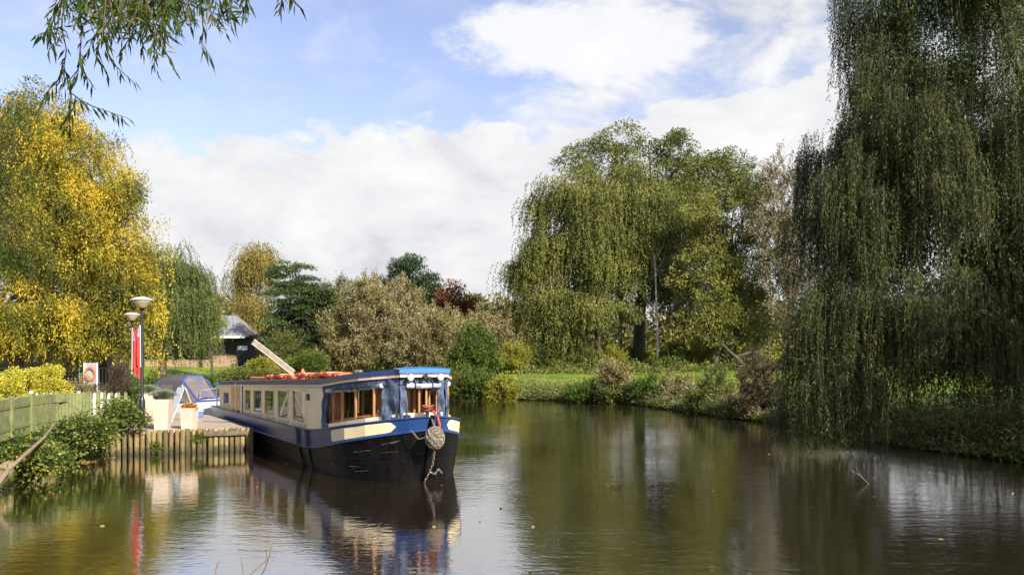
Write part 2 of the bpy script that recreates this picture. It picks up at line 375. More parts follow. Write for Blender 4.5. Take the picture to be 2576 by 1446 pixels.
GX, GY = np.meshgrid(gx, gy); GZ = gh(GX, GY)
nx, ny = len(gx), len(gy)
co = np.stack([GX, GY, GZ], -1).reshape(-1, 3)
ii = (np.arange(ny-1)[:, None]*nx+np.arange(nx-1)[None, :]).reshape(-1)
fq = np.stack([ii, ii+1, ii+1+nx, ii+nx], 1).astype(np.int32)
me = bpy.data.meshes.new('ground'); me.vertices.add(len(co)); me.vertices.foreach_set('co', co.reshape(-1).astype(np.float32))
me.loops.add(len(fq)*4); me.loops.foreach_set('vertex_index', fq.reshape(-1)); me.polygons.add(len(fq)); me.polygons.foreach_set('loop_start', np.arange(0, len(fq)*4, 4, dtype=np.int32))
me.update(calc_edges=True)
m, nt, p, o = newmat('lawn_and_mud')
g = nt.nodes.new('ShaderNodeNewGeometry'); sp = nt.nodes.new('ShaderNodeSeparateXYZ'); nt.links.new(g.outputs['Position'], sp.inputs[0])
na = nt.nodes.new('ShaderNodeTexNoise'); na.inputs['Scale'].default_value = .5; na.inputs['Detail'].default_value = 8; nt.links.new(g.outputs['Position'], na.inputs['Vector'])
nb = nt.nodes.new('ShaderNodeTexNoise'); nb.inputs['Scale'].default_value = 9; nb.inputs['Detail'].default_value = 6; nt.links.new(g.outputs['Position'], nb.inputs['Vector'])
rg = nt.nodes.new('ShaderNodeValToRGB'); rg.color_ramp.elements[0].position = .35; rg.color_ramp.elements[1].position = .65
rg.color_ramp.elements[0].color = (.085, .14, .016, 1); rg.color_ramp.elements[1].color = (.19, .25, .03, 1); nt.links.new(na.outputs[0], rg.inputs[0])
rb = nt.nodes.new('ShaderNodeValToRGB'); rb.color_ramp.elements[0].position = .3; rb.color_ramp.elements[1].position = .7
rb.color_ramp.elements[0].color = (.045, .03, .02, 1); rb.color_ramp.elements[1].color = (.12, .075, .05, 1); nt.links.new(nb.outputs[0], rb.inputs[0])
ad = nt.nodes.new('ShaderNodeMath'); ad.operation = 'MULTIPLY_ADD'; nt.links.new(nb.outputs[0], ad.inputs[0]); ad.inputs[1].default_value = .5; nt.links.new(sp.outputs[2], ad.inputs[2])
mr = nt.nodes.new('ShaderNodeMapRange'); mr.inputs[1].default_value = .62; mr.inputs[2].default_value = .85; nt.links.new(ad.outputs[0], mr.inputs[0])
mx = nt.nodes.new('ShaderNodeMix'); mx.data_type = 'RGBA'; nt.links.new(mr.outputs[0], mx.inputs[0]); nt.links.new(rb.outputs[0], mx.inputs[6]); nc_ = nt.nodes.new('ShaderNodeTexNoise'); nc_.inputs['Scale'].default_value = 1.7; nc_.inputs['Detail'].default_value = 9; nc_.inputs['Roughness'].default_value = .75; nt.links.new(g.outputs['Position'], nc_.inputs['Vector'])
rw_ = nt.nodes.new('ShaderNodeMapRange'); rw_.inputs[1].default_value = .56; rw_.inputs[2].default_value = .70; rw_.inputs[4].default_value = .75; nt.links.new(nc_.outputs[0], rw_.inputs[0])
mw = nt.nodes.new('ShaderNodeMix'); mw.data_type = 'RGBA'; nt.links.new(rw_.outputs[0], mw.inputs[0]); nt.links.new(rg.outputs[0], mw.inputs[6]); mw.inputs[7].default_value = (.17, .13, .045, 1); nt.links.new(mw.outputs[2], mx.inputs[7])
nt.links.new(mx.outputs[2], p.inputs['Base Color']); p.inputs['Roughness'].default_value = .95; p.inputs['Specular IOR Level'].default_value = .1
bu = nt.nodes.new('ShaderNodeBump'); bu.inputs['Strength'].default_value = .7; bu.inputs['Distance'].default_value = .08; nt.links.new(nb.outputs[0], bu.inputs['Height']); nt.links.new(bu.outputs[0], p.inputs['Normal'])
go = link('ground', me, m, smooth=True); tag(go, kind='structure')
# water: murky and brown underneath, mirror-like at this low angle
m, nt, p, o = newmat('river_water')
g = nt.nodes.new('ShaderNodeNewGeometry')
p.inputs['Base Color'].default_value = (.030, .021, .009, 1); p.inputs['Roughness'].default_value = .03; p.inputs['IOR'].default_value = 2.0; p.inputs['Specular IOR Level'].default_value = .5
def rip(scale, st, det=3, rot=0, dist=0.0):
    mp = nt.nodes.new('ShaderNodeMapping'); nt.links.new(g.outputs['Position'], mp.inputs[0]); mp.inputs['Scale'].default_value = st; mp.inputs['Rotation'].default_value = (0, 0, rot)
    n = nt.nodes.new('ShaderNodeTexNoise'); n.inputs['Scale'].default_value = scale; n.inputs['Detail'].default_value = det; n.inputs['Distortion'].default_value = dist; nt.links.new(mp.outputs[0], n.inputs['Vector']); return n.outputs[0]
a_ = rip(3.2, (.55, 1.4, 1), 3, R(12), .3); b_ = rip(9, (.7, 1.3, 1), 2, R(-20)); c_ = rip(.22, (1, 1, 1), 2); d_ = rip(.9, (.6, 1.2, 1), 2, R(30))
mrr = nt.nodes.new('ShaderNodeMapRange'); nt.links.new(c_, mrr.inputs[0]); mrr.inputs[1].default_value = .36; mrr.inputs[2].default_value = .64; mrr.inputs[3].default_value = .35; mrr.inputs[4].default_value = 1.0
def mt(op, a, b):
    n = nt.nodes.new('ShaderNodeMath'); n.operation = op
    for i, v in enumerate((a, b)):
        if isinstance(v, (int, float)): n.inputs[i].default_value = v
        else: nt.links.new(v, n.inputs[i])
    return n.outputs[0]
sxp = nt.nodes.new('ShaderNodeSeparateXYZ'); nt.links.new(g.outputs['Position'], sxp.inputs[0]); mlx = nt.nodes.new('ShaderNodeMapRange'); nt.links.new(sxp.outputs[0], mlx.inputs[0])
mlx.inputs[1].default_value = -9; mlx.inputs[2].default_value = 1; mlx.inputs[3].default_value = .38; mlx.inputs[4].default_value = 1.0
hgt = mt('MULTIPLY', mlx.outputs[0], mt('ADD', mt('MULTIPLY', mt('ADD', a_, mt('MULTIPLY', b_, .62)), mrr.outputs[0]), mt('MULTIPLY', d_, .8)))
bu = nt.nodes.new('ShaderNodeBump'); bu.inputs['Strength'].default_value = 1.0; bu.inputs['Distance'].default_value = .0075; nt.links.new(hgt, bu.inputs['Height']); nt.links.new(bu.outputs[0], p.inputs['Normal'])
gl = nt.nodes.new('ShaderNodeBsdfGlossy'); nt.links.new(mt('ADD', .02, mt('MULTIPLY', mt('MULTIPLY', mlx.outputs[0], mrr.outputs[0]), .085)), gl.inputs['Roughness']); nt.links.new(gl.inputs['Roughness'].links[0].from_socket, p.inputs['Roughness']); nt.links.new(bu.outputs[0], gl.inputs['Normal']); lw = nt.nodes.new('ShaderNodeMixShader')
fr = nt.nodes.new('ShaderNodeLayerWeight'); fr.inputs[0].default_value = .5; nt.links.new(mt('MULTIPLY', fr.outputs['Facing'], .70), lw.inputs[0])
nt.links.new(p.outputs[0], lw.inputs[1]); nt.links.new(gl.outputs[0], lw.inputs[2]); nt.links.new(lw.outputs[0], o.inputs[0])
mb = MB(); mb.add([(-40, 4, 0), (45, 4, 0), (45, 90, 0), (-40, 90, 0)], [(0, 1, 2, 3)])
wo_ = mb.build('water', m); tag(wo_, kind='structure')

# ------------------------------------------------------------------ trees
def plant(name, label, cat, px, y, parts, trunks=(), limbn=9, bark=None, r0=.25, group=None, bx=None, bend=.12, reach=None, chord=.35):
    """parts: list of (leaf quads builder) ; px = where the trunk stands"""
    x = (px-1288)/F*y if bx is None else bx; z = float(gh(x, y)); root = thing(name, label, cat, (x, y, z), 0, group)
    anchors = None
    for pn, lm, fn in parts:
        q = fn()
        if len(q) == 2: lv, P0 = q; sq = None
        else: lv, sq, P0 = q
        lv = lv-np.array([x, y, z]); quads(pn, lv, lm, root)
        if sq is not None: quads('hanging_twigs', sq-np.array([x, y, z]), M_twig, root)
        if anchors is None or len(P0) > len(anchors): anchors = P0
    if bark:
        mb = MB(); A = anchors-np.array([x, y, z]); A = A[np.abs(A[:, 0]) < reach] if reach else A; top = A[:, 2].max(); heart = np.array([A[:, 0].mean()*.6, A[:, 1].mean()*.6, A[:, 2].min()*.6+top*.4-.0])
        tw = np.array([[0, 0, -.3], [heart[0]*.15, heart[1]*.15, heart[2]*.35], [heart[0]*.5, heart[1]*.5, heart[2]*.7], heart])
        mb.tube([tuple(v) for v in tw], [r0*1.25, r0, r0*.8, r0*.6], 9)
        sel = rng.choice(len(A), min(limbn, len(A)), replace=False)
        limbs(mb, tw[2], A[sel], r0*.45, bend); limbs(mb, heart, A[rng.choice(len(A), min(limbn, len(A)), replace=False)], r0*.35, bend)
        for k in range(limbn*3):
            i = rng.integers(len(A)); j = rng.integers(len(A)); d_ = np.linalg.norm(A[i]-A[j])
            if d_ < top*chord: limbs(mb, A[i], [A[j]], r0*.10, .05, 4)
        mb.build('trunk', bark, root, smooth=True)
    return root
LW = lobe_world
# left: the yellow autumn tree
yl = LW([(60, 560, 240, 250), (190, 480, 150, 170), (235, 640, 155, 190), (90, 330, 130, 110), (-60, 400, 160, 200), (300, 740, 90, 100), (110, 780, 200, 85), (260, 840, 105, 55), (60, 830, 150, 50)], 43)
def yellow_crown():
    a, P0 = broad(yl, 620, 150, .55, .17, .06, droop=.6, lo=.2); b, _, P1 = weep(yl, 620, 13, .45, 1.7, .18, .058, lo=.5, sway=.25, spread=.75); return np.concatenate([a, b]), P0
plant('yellow_tree', 'broad tree in yellow autumn leaf with a reddish trunk behind the rounded golden bush', 'tree', 35, 43,
      [('crown', L_yellow, yellow_crown)], bark=M_redbark, r0=.27, limbn=22)
# second, greener growth at its left top
plant('grey_willow', 'narrow leaved grey green willow at the left edge rising above the yellow tree', 'tree', -60, 30,
      [('crown', L_near, lambda: weep(LW([(-10, 420, 90, 190), (30, 320, 60, 110), (-60, 620, 130, 160)], 29), 90, 10, .5, 1.2, .15, .030, spread=.8))], bark=M_bark, r0=.15, limbn=10)
# weeping willow beyond the quay
plant('weeping_willow', 'dark green weeping willow on the left lawn beyond the lamp post', 'tree', 405, 60,
      [('crown', L_willow2, lambda: weep(LW([(435, 670, 62, 85), (465, 760, 60, 110), (410, 760, 50, 120), (500, 690, 22, 50)], 60), 110, 16, .55, 3.6, .17, .05, floor=lambda x, y: 1.9+0*x, lo=.3, spread=.35))], bark=M_bark, r0=.28, limbn=14)
plant('lime_yellow_tree', 'small lime yellow tree in front of the grey roofed pavilion', 'tree', 535, 70,
      [('crown', L_lime, lambda: broad(LW([(518, 785, 34, 50), (540, 830, 30, 28), (495, 830, 26, 50)], 70), 60, 120, .6, .2, .09, droop=.4))], bark=M_bark, r0=.1, limbn=8)
plant('birch_tree', 'tall slender birch turning gold with drooping twigs behind the pavilion', 'tree', 640, 92,
      [('crown', L_gold, lambda: weep(LW([(640, 680, 45, 75), (608, 720, 28, 55), (640, 790, 48, 80), (645, 640, 30, 35), (668, 650, 18, 40), (645, 850, 36, 35)], 92), 150, 9, .55, 2.4, .24, .10, lo=.2, spread=.6))], bark=M_birch, r0=.22, limbn=16)
def layered(lobes, nb, per, L, Wd, y):
    """flat needle boughs one above another"""
    P0, d, C = pick(lobes, nb, .3); rc = rng.uniform(.5, 1.5, nb)
    cnt = rng.poisson(per*rc**1.5)+3; i = np.repeat(np.arange(nb), cnt); n = len(i)
    g = unit(rng.normal(size=(n, 3)))*rng.uniform(0, 1, (n, 1))**.5; ax = unit(d*np.array([1, 1, .15])+rng.normal(size=(nb, 3))*.2)[i]
    P = P0[i]+g*rc[i][:, None]*np.array([.9, .9, .22])+ax*rc[i][:, None]*.5; P[:, 2] -= (np.linalg.norm(P[:, :2]-P0[i][:, :2], axis=1)**2)*.10
    D = ax*.8+rng.normal(size=(n, 3))*.5; D[:, 2] += .25
    return leaves(P, D, L, Wd), P0
plant('cedar_tree', 'spreading dark green pine with layered boughs right of the slender birch', 'tree', 760, 80,
      [('crown', L_pine, lambda: layered(LW([(740, 700, 45, 40), (760, 760, 75, 60), (755, 820, 85, 60), (800, 740, 50, 45), (770, 870, 90, 50), (715, 685, 25, 20)], 80), 330, 120, .27, .10, 80))], bark=M_bark, r0=.3, limbn=16)
plant('conifer_tree', 'blue green domed conifer rising above the tan shrubs', 'tree', 1040, 100,
      [('crown', L_dark, lambda: broad(LW([(1030, 690, 48, 45), (1050, 740, 55, 45), (1085, 720, 25, 40), (1010, 670, 22, 25), (1045, 800, 60, 60)], 100), 190, 70, .75, .34, .12, up=.9, droop=0))], bark=M_bark, r0=.3, limbn=10)
plant('copper_tree', 'rust red copper beech right of the domed conifer', 'tree', 1150, 98,
      [('crown', L_rust, lambda: broad(LW([(1135, 750, 40, 38), (1170, 790, 35, 40), (1125, 800, 40, 50)], 98), 110, 60, .75, .34, .15))], bark=M_bark, r0=.2, limbn=10)
plant('pale_willow_tree', 'pale grey green rounded tree peeping between the layered pine and tan shrub', 'tree', 860, 100,
      [('crown', L_grey, lambda: sprays(LW([(870, 760, 70, 60), (930, 745, 55, 50), (820, 780, 60, 65), (960, 720, 30, 28)], 100), 260, 11, 1.7, .28, .10, up=.7))], bark=M_bark, r0=.2, limbn=12)
plant('tan_shrub', 'huge tan and olive sallow shrub, tallest of those behind the blue boat', 'shrub', 950, 72,
      [('crown', L_tan, lambda: sprays(LW([(960, 800, 110, 95), (870, 840, 75, 80), (1000, 765, 65, 65), (930, 745, 50, 50), (1000, 880, 140, 60), (880, 895, 90, 45)], 74), 760, 13, 1.5, .19, .07, up=.8))], bark=M_twig, r0=.14, limbn=24)
plant('tan_shrub', 'lower tan sallow shrub right behind the bow canopy of the blue boat', 'shrub', 1100, 70,
      [('crown', L_tan, lambda: sprays(LW([(1100, 840, 75, 75), (1060, 890, 90, 55), (1135, 880, 50, 65)], 70), 420, 12, 1.3, .18, .065, up=.7))], bark=M_twig, r0=.12, limbn=16)
plant('buff_shrub', 'buff coloured feathery shrub sloping down beside the leafy green alder', 'shrub', 1250, 84,
      [('crown', L_tan, lambda: sprays(LW([(1220, 850, 65, 70), (1275, 880, 60, 60), (1190, 810, 45, 45), (1240, 905, 90, 40)], 84), 340, 11, 1.6, .22, .08, up=.7))], bark=M_twig, r0=.1, limbn=10)
plant('alder_shrub', 'bright green bushy alder on the far bank just right of the boat canopy', 'shrub', 1190, 63,
      [('crown', L_green, lambda: sprays(LW([(1195, 875, 52, 55), (1170, 915, 50, 45), (1225, 910, 35, 45), (1190, 835, 22, 25)], 63), 210, 11, 1.0, .17, .075, up=.6))], bark=M_bark, r0=.08, limbn=12)
# the big group across the water
plant('tall_tree', 'tallest tree of the group across the river, with a thick dark trunk', 'tree', 1606, 93,
      [('crown', L_central2, lambda: broad(LW([(1640, 410, 120, 85), (1520, 420, 85, 75), (1740, 470, 110, 90), (1640, 560, 170, 130), (1460, 400, 55, 50), (1700, 370, 60, 50), (1560, 350, 60, 40), (1850, 430, 70, 60), (1800, 450, 70, 60), (1590, 680, 170, 100)], 94), 560, 115, .95, .30, .13, droop=.4))], bark=M_bark, r0=.62, limbn=26)
plant('weeping_tree', 'olive weeping tree at the left of the big riverside group, its twigs trailing low', 'tree', 1508, 86,
      [('crown', L_central, lambda: weep(LW([(1440, 600, 105, 130), (1345, 660, 55, 95), (1420, 740, 95, 90), (1530, 660, 90, 110), (1390, 500, 55, 60), (1305, 680, 30, 45), (1490, 780, 110, 70), (1390, 820, 80, 45), (1480, 490, 80, 80)], 86), 330, 22, .62, 3.6, .27, .10, lo=.2, floor=lambda x, y: 3.8+3.2*ss(x, 5, 10)+.6*np.sin(x*2), spread=.5))], bark=M_bark, r0=.24, limbn=22)
plant('golden_birch', 'white stemmed birch with yellowish drooping foliage in the middle of the riverside group', 'tree', 1655, 84,
      [('crown', L_central, lambda: weep(LW([(1590, 500, 75, 100), (1660, 560, 80, 120), (1620, 620, 70, 90), (1690, 700, 60, 70)], 88), 260, 14, .7, 3.2, .26, .09, lo=.3, floor=lambda x, y: 7.6+0*x, spread=.5))], bark=M_birch, r0=.11, limbn=8)
plant('broad_green_tree', 'sunlit yellow green tree at the right of the riverside group', 'tree', 1800, 82,
      [('crown', L_sunny, lambda: broad(LW([(1830, 560, 110, 110), (1870, 680, 85, 110), (1790, 700, 100, 110), (1760, 580, 70, 80), (1880, 800, 75, 80), (1790, 810, 85, 60), (1900, 480, 45, 60)], 82), 560, 115, .75, .24, .11, droop=.6))], bark=M_bark, r0=.3, limbn=24)
plant('brown_tree', 'thinly leaved brown tree between the riverside group and the great willow', 'tree', 1985, 78,
      [('crown', L_bare, lambda: sprays(LW([(1985, 500, 60, 110), (2010, 640, 65, 120), (1960, 720, 45, 120), (1950, 440, 35, 60), (2040, 780, 80, 110), (1940, 560, 50, 120)], 78), 480, 8, 1.6, .20, .08, up=.7))], bark=M_bark, r0=.2, limbn=30)
for lab, px, y, r0, top, h, bk in (
        ('thin grey trunked tree left of the dark thick trunk, standing in undergrowth', 1562, 96, .1, 1562, 700, M_bark),
        ('slender dark stemmed tree right of the white birch stem', 1722, 90, .09, 1716, 760, M_bark),
        ('slender pale stemmed tree under the sunlit yellow green tree', 1828, 84, .11, 1832, 780, M_birch),
        ('slender dark tree leaning slightly right behind the brown bank bush', 1900, 84, .12, 1915, 800, M_bark),
        ('slim dark tree next to the thinly leaved brown tree', 1935, 86, .12, 1925, 790, M_bark)):
    plant('slender_tree', lab, 'tree', px, y, [('crown', L_central2, lambda: broad(LW([(top, h, 32, 50)], y), 26, 60, .7, .25, .11, droop=.4))], bark=bk, r0=r0, limbn=6, group='slender trees in the riverside group')
x0 = W(1815, 862, 80); x1 = W(1882, 935, 77); x1.z = float(gh(x1.x, x1.y))-.1
rt = thing('leaning_trunk', 'bare dark trunk leaning to the ground beside the slender pale stemmed tree', 'tree trunk', x1)
mb = MB(); a = Vector(x0)-x1
mb.tube([(0, 0, 0), a*.35+Vector((0, 0, .2)), a*.7, a], [.26, .22, .17, .1], 8); mb.tube([a*.5, a*.5+Vector((1.5, .3, .5)), a*.5+Vector((3.2, .2, .55))], [.14, .11, .05], 6)
mb.build('trunk', M_bark, rt, smooth=True)
# far-off woodland that reads as one mass
fw = LW([(1180, 810, 60, 60), (1250, 815, 70, 65), (1330, 810, 70, 60), (1440, 850, 90, 70), (1560, 860, 90, 70), (1690, 860, 90, 80), (1810, 860, 90, 80), (1930, 840, 90, 90), (2060, 850, 110, 90), (2200, 850, 110, 80), (2350, 850, 120, 80), (2520, 850, 130, 80), (2700, 850, 120, 90)], 150)
lv, _ = broad(fw, 1500, 50, 1.8, .85, .5, up=.3); o = quads('far_wood', lv, L_far); tag(o, 'hazy olive woodland along the horizon behind the riverside trees', 'woodland', kind='stuff')
fw = LW([(100, 850, 200, 60), (330, 840, 110, 75), (560, 820, 110, 75), (480, 850, 90, 65), (800, 860, 120, 60)], 130)
lv, _ = broad(fw, 800, 50, 1.6, .75, .42, up=.3); o = quads('left_wood', lv, L_far); o.name = 'distant_wood'; tag(o, 'dull green woodland low on the horizon behind the pavilion', 'woodland', kind='stuff')

# ------------------------------------------------------------------ the great willow on the right
wl = LW([(2330, 470, 190, 260), (2500, 330, 220, 330), (2240, 760, 190, 230), (2480, 820, 220, 260), (2180, 560, 90, 200), (2090, 800, 90, 170), (2085, 380, 60, 60, 2), (2190, 330, 90, 130, 1), (2230, 200, 110, 120, 1), (2160, 490, 100, 150, 0), (2210, 40, 85, 60, 1), (2160, -40, 60, 50, 1), (2400, -60, 260, 110, 1), (2330, 180, 150, 100, 1), (2110, 950, 120, 120), (2045, 960, 80, 140), (2095, 430, 85, 90, 2), (2060, 560, 75, 110, 1), (2640, 600, 200, 500), (2290, 300, 100, 120)], 24.5)
def wfloor(x, y): return 2.25*(rng.random(len(x)) < .6)*ss(.032-np.abs(x/y-.505), 0, .012)+.04+.28*ss(x/y, .50, .62)+.12*np.sin(x*3)**2
def great():
    lv, st, P0 = weep(wl, 760, 20, .20, 2.2, .12, .027, floor=wfloor, step=.052, lo=.3, sway=.08, stems=.0022, spread=.6)
    inner = LW([(2360, 480, 170, 250), (2540, 300, 200, 330), (2270, 780, 150, 220), (2480, 760, 200, 230), (2660, 600, 180, 450), (2400, -60, 200, 100), (2350, 170, 100, 80)], 25.0)
    q, _ = broad(inner, 700, 60, .5, .17, .045, droop=1.2, flat=1.6, lo=.0)
    return np.concatenate([lv, q]), st, P0
plant('great_willow', 'huge dark weeping willow filling the right edge, its curtains of leaves trailing into the water', 'tree', 0, 25.5, [('crown', L_willow, great)], bark=M_bark, r0=.34, limbn=9, bx=16.9, bend=.08, reach=3.8, chord=.10)
# big unseen trees added out of the picture to keep the sun off the willow
for lab, bx_, by_, hh in (('unseen tall dark tree nearest the great willow on the right, added to shade it', 27, 10, 15), ('second unseen tall tree right of the great willow, added to shade it', 33, 4, 17), ('unseen tall tree farthest right of the great willow, added to shade it', 35, 14, 17)):
    def off(bx_=bx_, by_=by_, hh=hh):
        lo_ = [(np.array((bx_, by_, hh*.62)), np.array((6.5, 6.0, hh*.42))), (np.array((bx_+2, by_-2, hh*.8)), np.array((5, 5, hh*.3)))]
        return broad(lo_, 300, 60, 1.1, .4, .2)
    plant('shade_tree', lab, 'tree', 0, by_, [('crown', L_central2, off)], bark=M_bark, r0=.35, limbn=12, bx=bx_)

# ------------------------------------------------------------------ near willow sprays hanging in from above left
YN = 6.2
def Z4(x, y): return (x*.4175, y*.4175)
SP = [[(395, -60), (370, 150), (400, 300), (385, 400), (430, 560), (420, 830)], [(480, -60), (490, 200), (480, 330), (510, 440), (560, 520)],
      [(650, -60), (655, 180), (640, 300), (700, 400), (820, 510)], [(860, -60), (800, 200), (700, 350)], [(860, -60), (900, 180), (980, 280), (1060, 430)],
      [(960, -60), (1050, 110), (1100, 190)], [(1200, -80), (1225, 180), (1215, 260), (1280, 360)], [(1300, -80), (1330, 20), (1420, 100)], [(1690, -60), (1700, 10), (1680, 60)],
      [(1720, -60), (1760, -10), (1795, 25)], [(430, 560), (480, 600), (560, 640), (780, 715)], [(375, 160), (300, 180), (225, 215)], [(600, 240), (585, 340), (650, 450)],
      [(560, -60), (580, 90), (690, 160)], [(760, -60), (770, 90), (790, 220)], [(800, -60), (850, 60), (860, 330)], [(1060, -80), (1100, 40), (1120, 90)], [(920, -80), (930, 200), (930, 430)],
      [(380, 400), (350, 480), (260, 580)], [(440, 650), (380, 740), (400, 800)], [(480, 330), (470, 420), (350, 560)], [(1150, -80), (1230, 30), (1330, 150)], [(700, -60), (640, 60), (520, 330)],
      [(400, -60), (300, 170), (300, 300)], [(500, -80), (560, 100), (600, 60)], [(640, -80), (700, 30), (760, 110)], [(1000, -90), (960, 40), (1000, 240)], [(1480, -70), (1490, 0), (1480, 45)]]
rt = thing('overhanging_willow', 'near willow whose leafy sprays hang in from above at the top left', 'tree', (-8.6, 4.0, .4))
O = np.array([-8.6, 4.0, .4]); tb = MB(); Ps = []; Ds = []
for k, s in enumerate(SP):
    yy = YN+rng.uniform(-.8, .9); pts = [np.array(W(*Z4(*q), yy+.1*i)) for i, q in enumerate(s)]
    dens = []
    for i in range(len(pts)-1):
        n = max(int(np.linalg.norm(pts[i+1]-pts[i])/.021), 2)
        for j in range(n):
            if rng.random() < .12: continue
            t = j/n; P = pts[i]+(pts[i+1]-pts[i])*t; dr = unit(pts[i+1]-pts[i]); sd = unit(rng.normal(size=3))
            D = dr*.55+sd*.55+np.array([0, 0, -.75]); Ps.append(P+rng.normal(size=3)*.006); Ds.append(D)
    tb.tube([p-O for p in pts], [.0045]*(len(pts)-1)+[.002], 5)
# the thick leafy fringe along the top
for k in range(95):
    px = rng.uniform(150, 560) if k < 72 else rng.uniform(160, 620); yy = YN+rng.uniform(-1.2, 1.2); a = np.array(W(px, -60, yy)); L_ = rng.uniform(.15, .52)*(1 if px < 480 else .75); dx_ = rng.normal()*.12
    pts = [a+np.array([dx_*t, .05*t, -L_*t]) for t in (0, .3, .6, 1)]; tb.tube([p-O for p in pts], .003, 4)
    for t in np.arange(0, 1, .024/L_): Ps.append(a+np.array([dx_*t, .05*t, -L_*t])); Ds.append(unit(rng.normal(size=3))*.8+np.array([0, 0, -.8]))
lv = leaves(np.array(Ps), np.array(Ds), .112, .019, off=O); quads('foliage', lv, L_near, rt)
mb = MB(); mb.tube([(0, 0, -.4), (.1, .1, 1.6), (.5, .4, 3.2), (1.6, .9, 4.6), (3.6, 1.6, 5.3), (6.2, 2.2, 5.6)], [.42, .34, .27, .2, .12, .05], 10)
mb.tube([(.5, .4, 3.2), (0, 1.6, 4.6), (-.4, 3.5, 5.6)], [.2, .15, .07], 8); mb.tube([(1.6, .9, 4.6), (4.4, 2.0, 4.9), (7.2, 2.4, 5.1)], [.14, .08, .02], 8); mb.build('trunk', M_bark, rt, smooth=True); tb.build('twigs', M_twig, rt)['kind'] = 'stuff'
# ------------------------------------------------------------------ the blue trip boat
def paint(name, c, c2, rough=.35, streak=.5, scale=3, lo=.4, hi=.75):
    m = mat(name, c, rough, c2, scale, .15, 60, stretch=(1.2, 1.2, .45), lo=lo, hi=hi, bdist=.004); return m
M_hull = paint('black_hull_paint', (.002, .002, .0025), (.008, .007, .006), .45, lo=.40, hi=.62, scale=5); M_hull.node_tree.nodes['Principled BSDF'].inputs['Specular IOR Level'].default_value = .10
M_navy = paint('blue_paint', (.010, .034, .13), (.02, .055, .17), .28)
M_sky = paint('lit_navy_and_light_blue', (.05, .20, .52), (.04, .16, .42), .35)  # stern canopy blue; also holds the sun on the navy roof front
M_cream = paint('cream_paint', (.90, .74, .45), (.80, .65, .38), .45)
M_trim = paint('pale_trim_paint', (.72, .62, .46), (.60, .50, .36), .5)
M_redline = mat('red_line_paint', (.35, .06, .04), .5)
M_roof = mat('roof_red_paint', (.30, .10, .07), .7, (.20, .09, .07), 3)
M_canvas = mat('navy_canvas', (.020, .032, .068), .8, (.085, .115, .17), 8, 1.0, 9, bdist=.05, stretch=(1, 1, .6), lo=.38, hi=.62)
M_canvas2 = mat('grey_rolled_canvas', (.48, .51, .58), .55, (.16, .18, .24), 10, .9, 14, bdist=.03, stretch=(.5, .5, 2))
M_wood = mat('varnished_wood', (.42, .19, .055), .35, (.22, .09, .03), 5, .1, 30, stretch=(3, 3, .4))
M_wood2 = mat('dark_wood', (.10, .04, .02), .5, (.055, .025, .015), 5)
M_door = mat('golden_wood', (.66, .36, .07), .4, (.48, .25, .05), 5, .1, 30, stretch=(3, 3, .3))
M_int = mat('cabin_interior', (.06, .05, .045), .8)
M_black = mat('black_rubber', (.012, .012, .012), .5)
M_rope = mat('weathered_rope', (.28, .24, .17), .9, (.06, .05, .04), 28, 1.0, 38, bdist=.02, lo=.42, hi=.58)
M_chain = mat('rusty_chain', (.30, .24, .18), .5, (.12, .09, .07), 20, metal=.4)
M_redrope = mat('red_rope', (.38, .06, .04), .8)
M_orange = mat('orange_vinyl', (.80, .16, .05), .5, (.62, .12, .05), 8, .5, 12, bdist=.02)
M_white = mat('white_paint', (.78, .78, .76), .5, (.66, .66, .63), 5)
M_vinyl0 = mat('lamp_lens', (.55, .54, .46), .1, (.40, .40, .34))
M_chrome = mat('lamp_chrome', (.75, .72, .62), .25, metal=.8)
m, nt, p, o = newmat('window_glass')
p.inputs['Base Color'].default_value = (.02, .02, .02, 1); p.inputs['Roughness'].default_value = .02; p.inputs['IOR'].default_value = 2.3
tb_ = nt.nodes.new('ShaderNodeBsdfTransparent'); lw = nt.nodes.new('ShaderNodeMixShader'); lw.inputs[0].default_value = .72
nt.links.new(tb_.outputs[0], lw.inputs[1]); nt.links.new(p.outputs[0], lw.inputs[2]); nt.links.new(lw.outputs[0], o.inputs[0]); M_glass = m

BA = 29.0                                  # the boat's line, degrees off straight-away
av = Vector((-math.sin(R(BA)), math.cos(R(BA)), 0))
boat = thing('canal_boat', 'blue and black canal trip boat with cream cabin, moored bow towards us at the quay', 'boat', (-1.90, 18.5, 0), math.atan2(-av.y, -av.x))
# local frame: +x forward (bow), +y away side, -y near side ; s = distance aft of the stem head
BS = [0, .15, .3, .6, 1.0, 1.6, 2.2, 3.0, 3.8, 4.4, 5.5, 8, 12, 16, 18.5]; BB = [.05, .31, .51, .82, 1.13, 1.42, 1.51, 1.525, 1.52, 1.51, 1.5, 1.5, 1.5, 1.48, 1.38]
def hb(s): return float(np.interp(s, BS, BB))
def sheer(s): return max(1-s/4.5, 0)**1.5
def zt(s): return .93+.51*sheer(s)
def zb(s): return .50+.65*sheer(s)
def rake(s, f): return .40-s-.40*(1-f)*math.exp(-s/.9)
SL = sorted(set(list(np.linspace(0, 4.6, 34))+list(np.linspace(4.6, 18.5, 24))))
def hp(s, side, lvl, out=0.0):
    """lvl: 0 keel, 1 waterline, 2 band foot, 3 gunwale"""
    if lvl == 3: z, w, f = zt(s), 1.0, 1.0
    elif lvl == 2: z, w, f = zb(s), .985, .78
    elif lvl == 1: z, w, f = 0.02, .90, .05
    else: z, w, f = -.35, .84, 0
    return Vector((rake(s, f)+out*.4*math.exp(-s/.3), side*(hb(s)*w+out), z))
def hpt(s, side, t, out=0.0):      # t 0..1 within the band
    return hp(s, side, 2, out).lerp(hp(s, side, 3, out), t)
mb = MB()
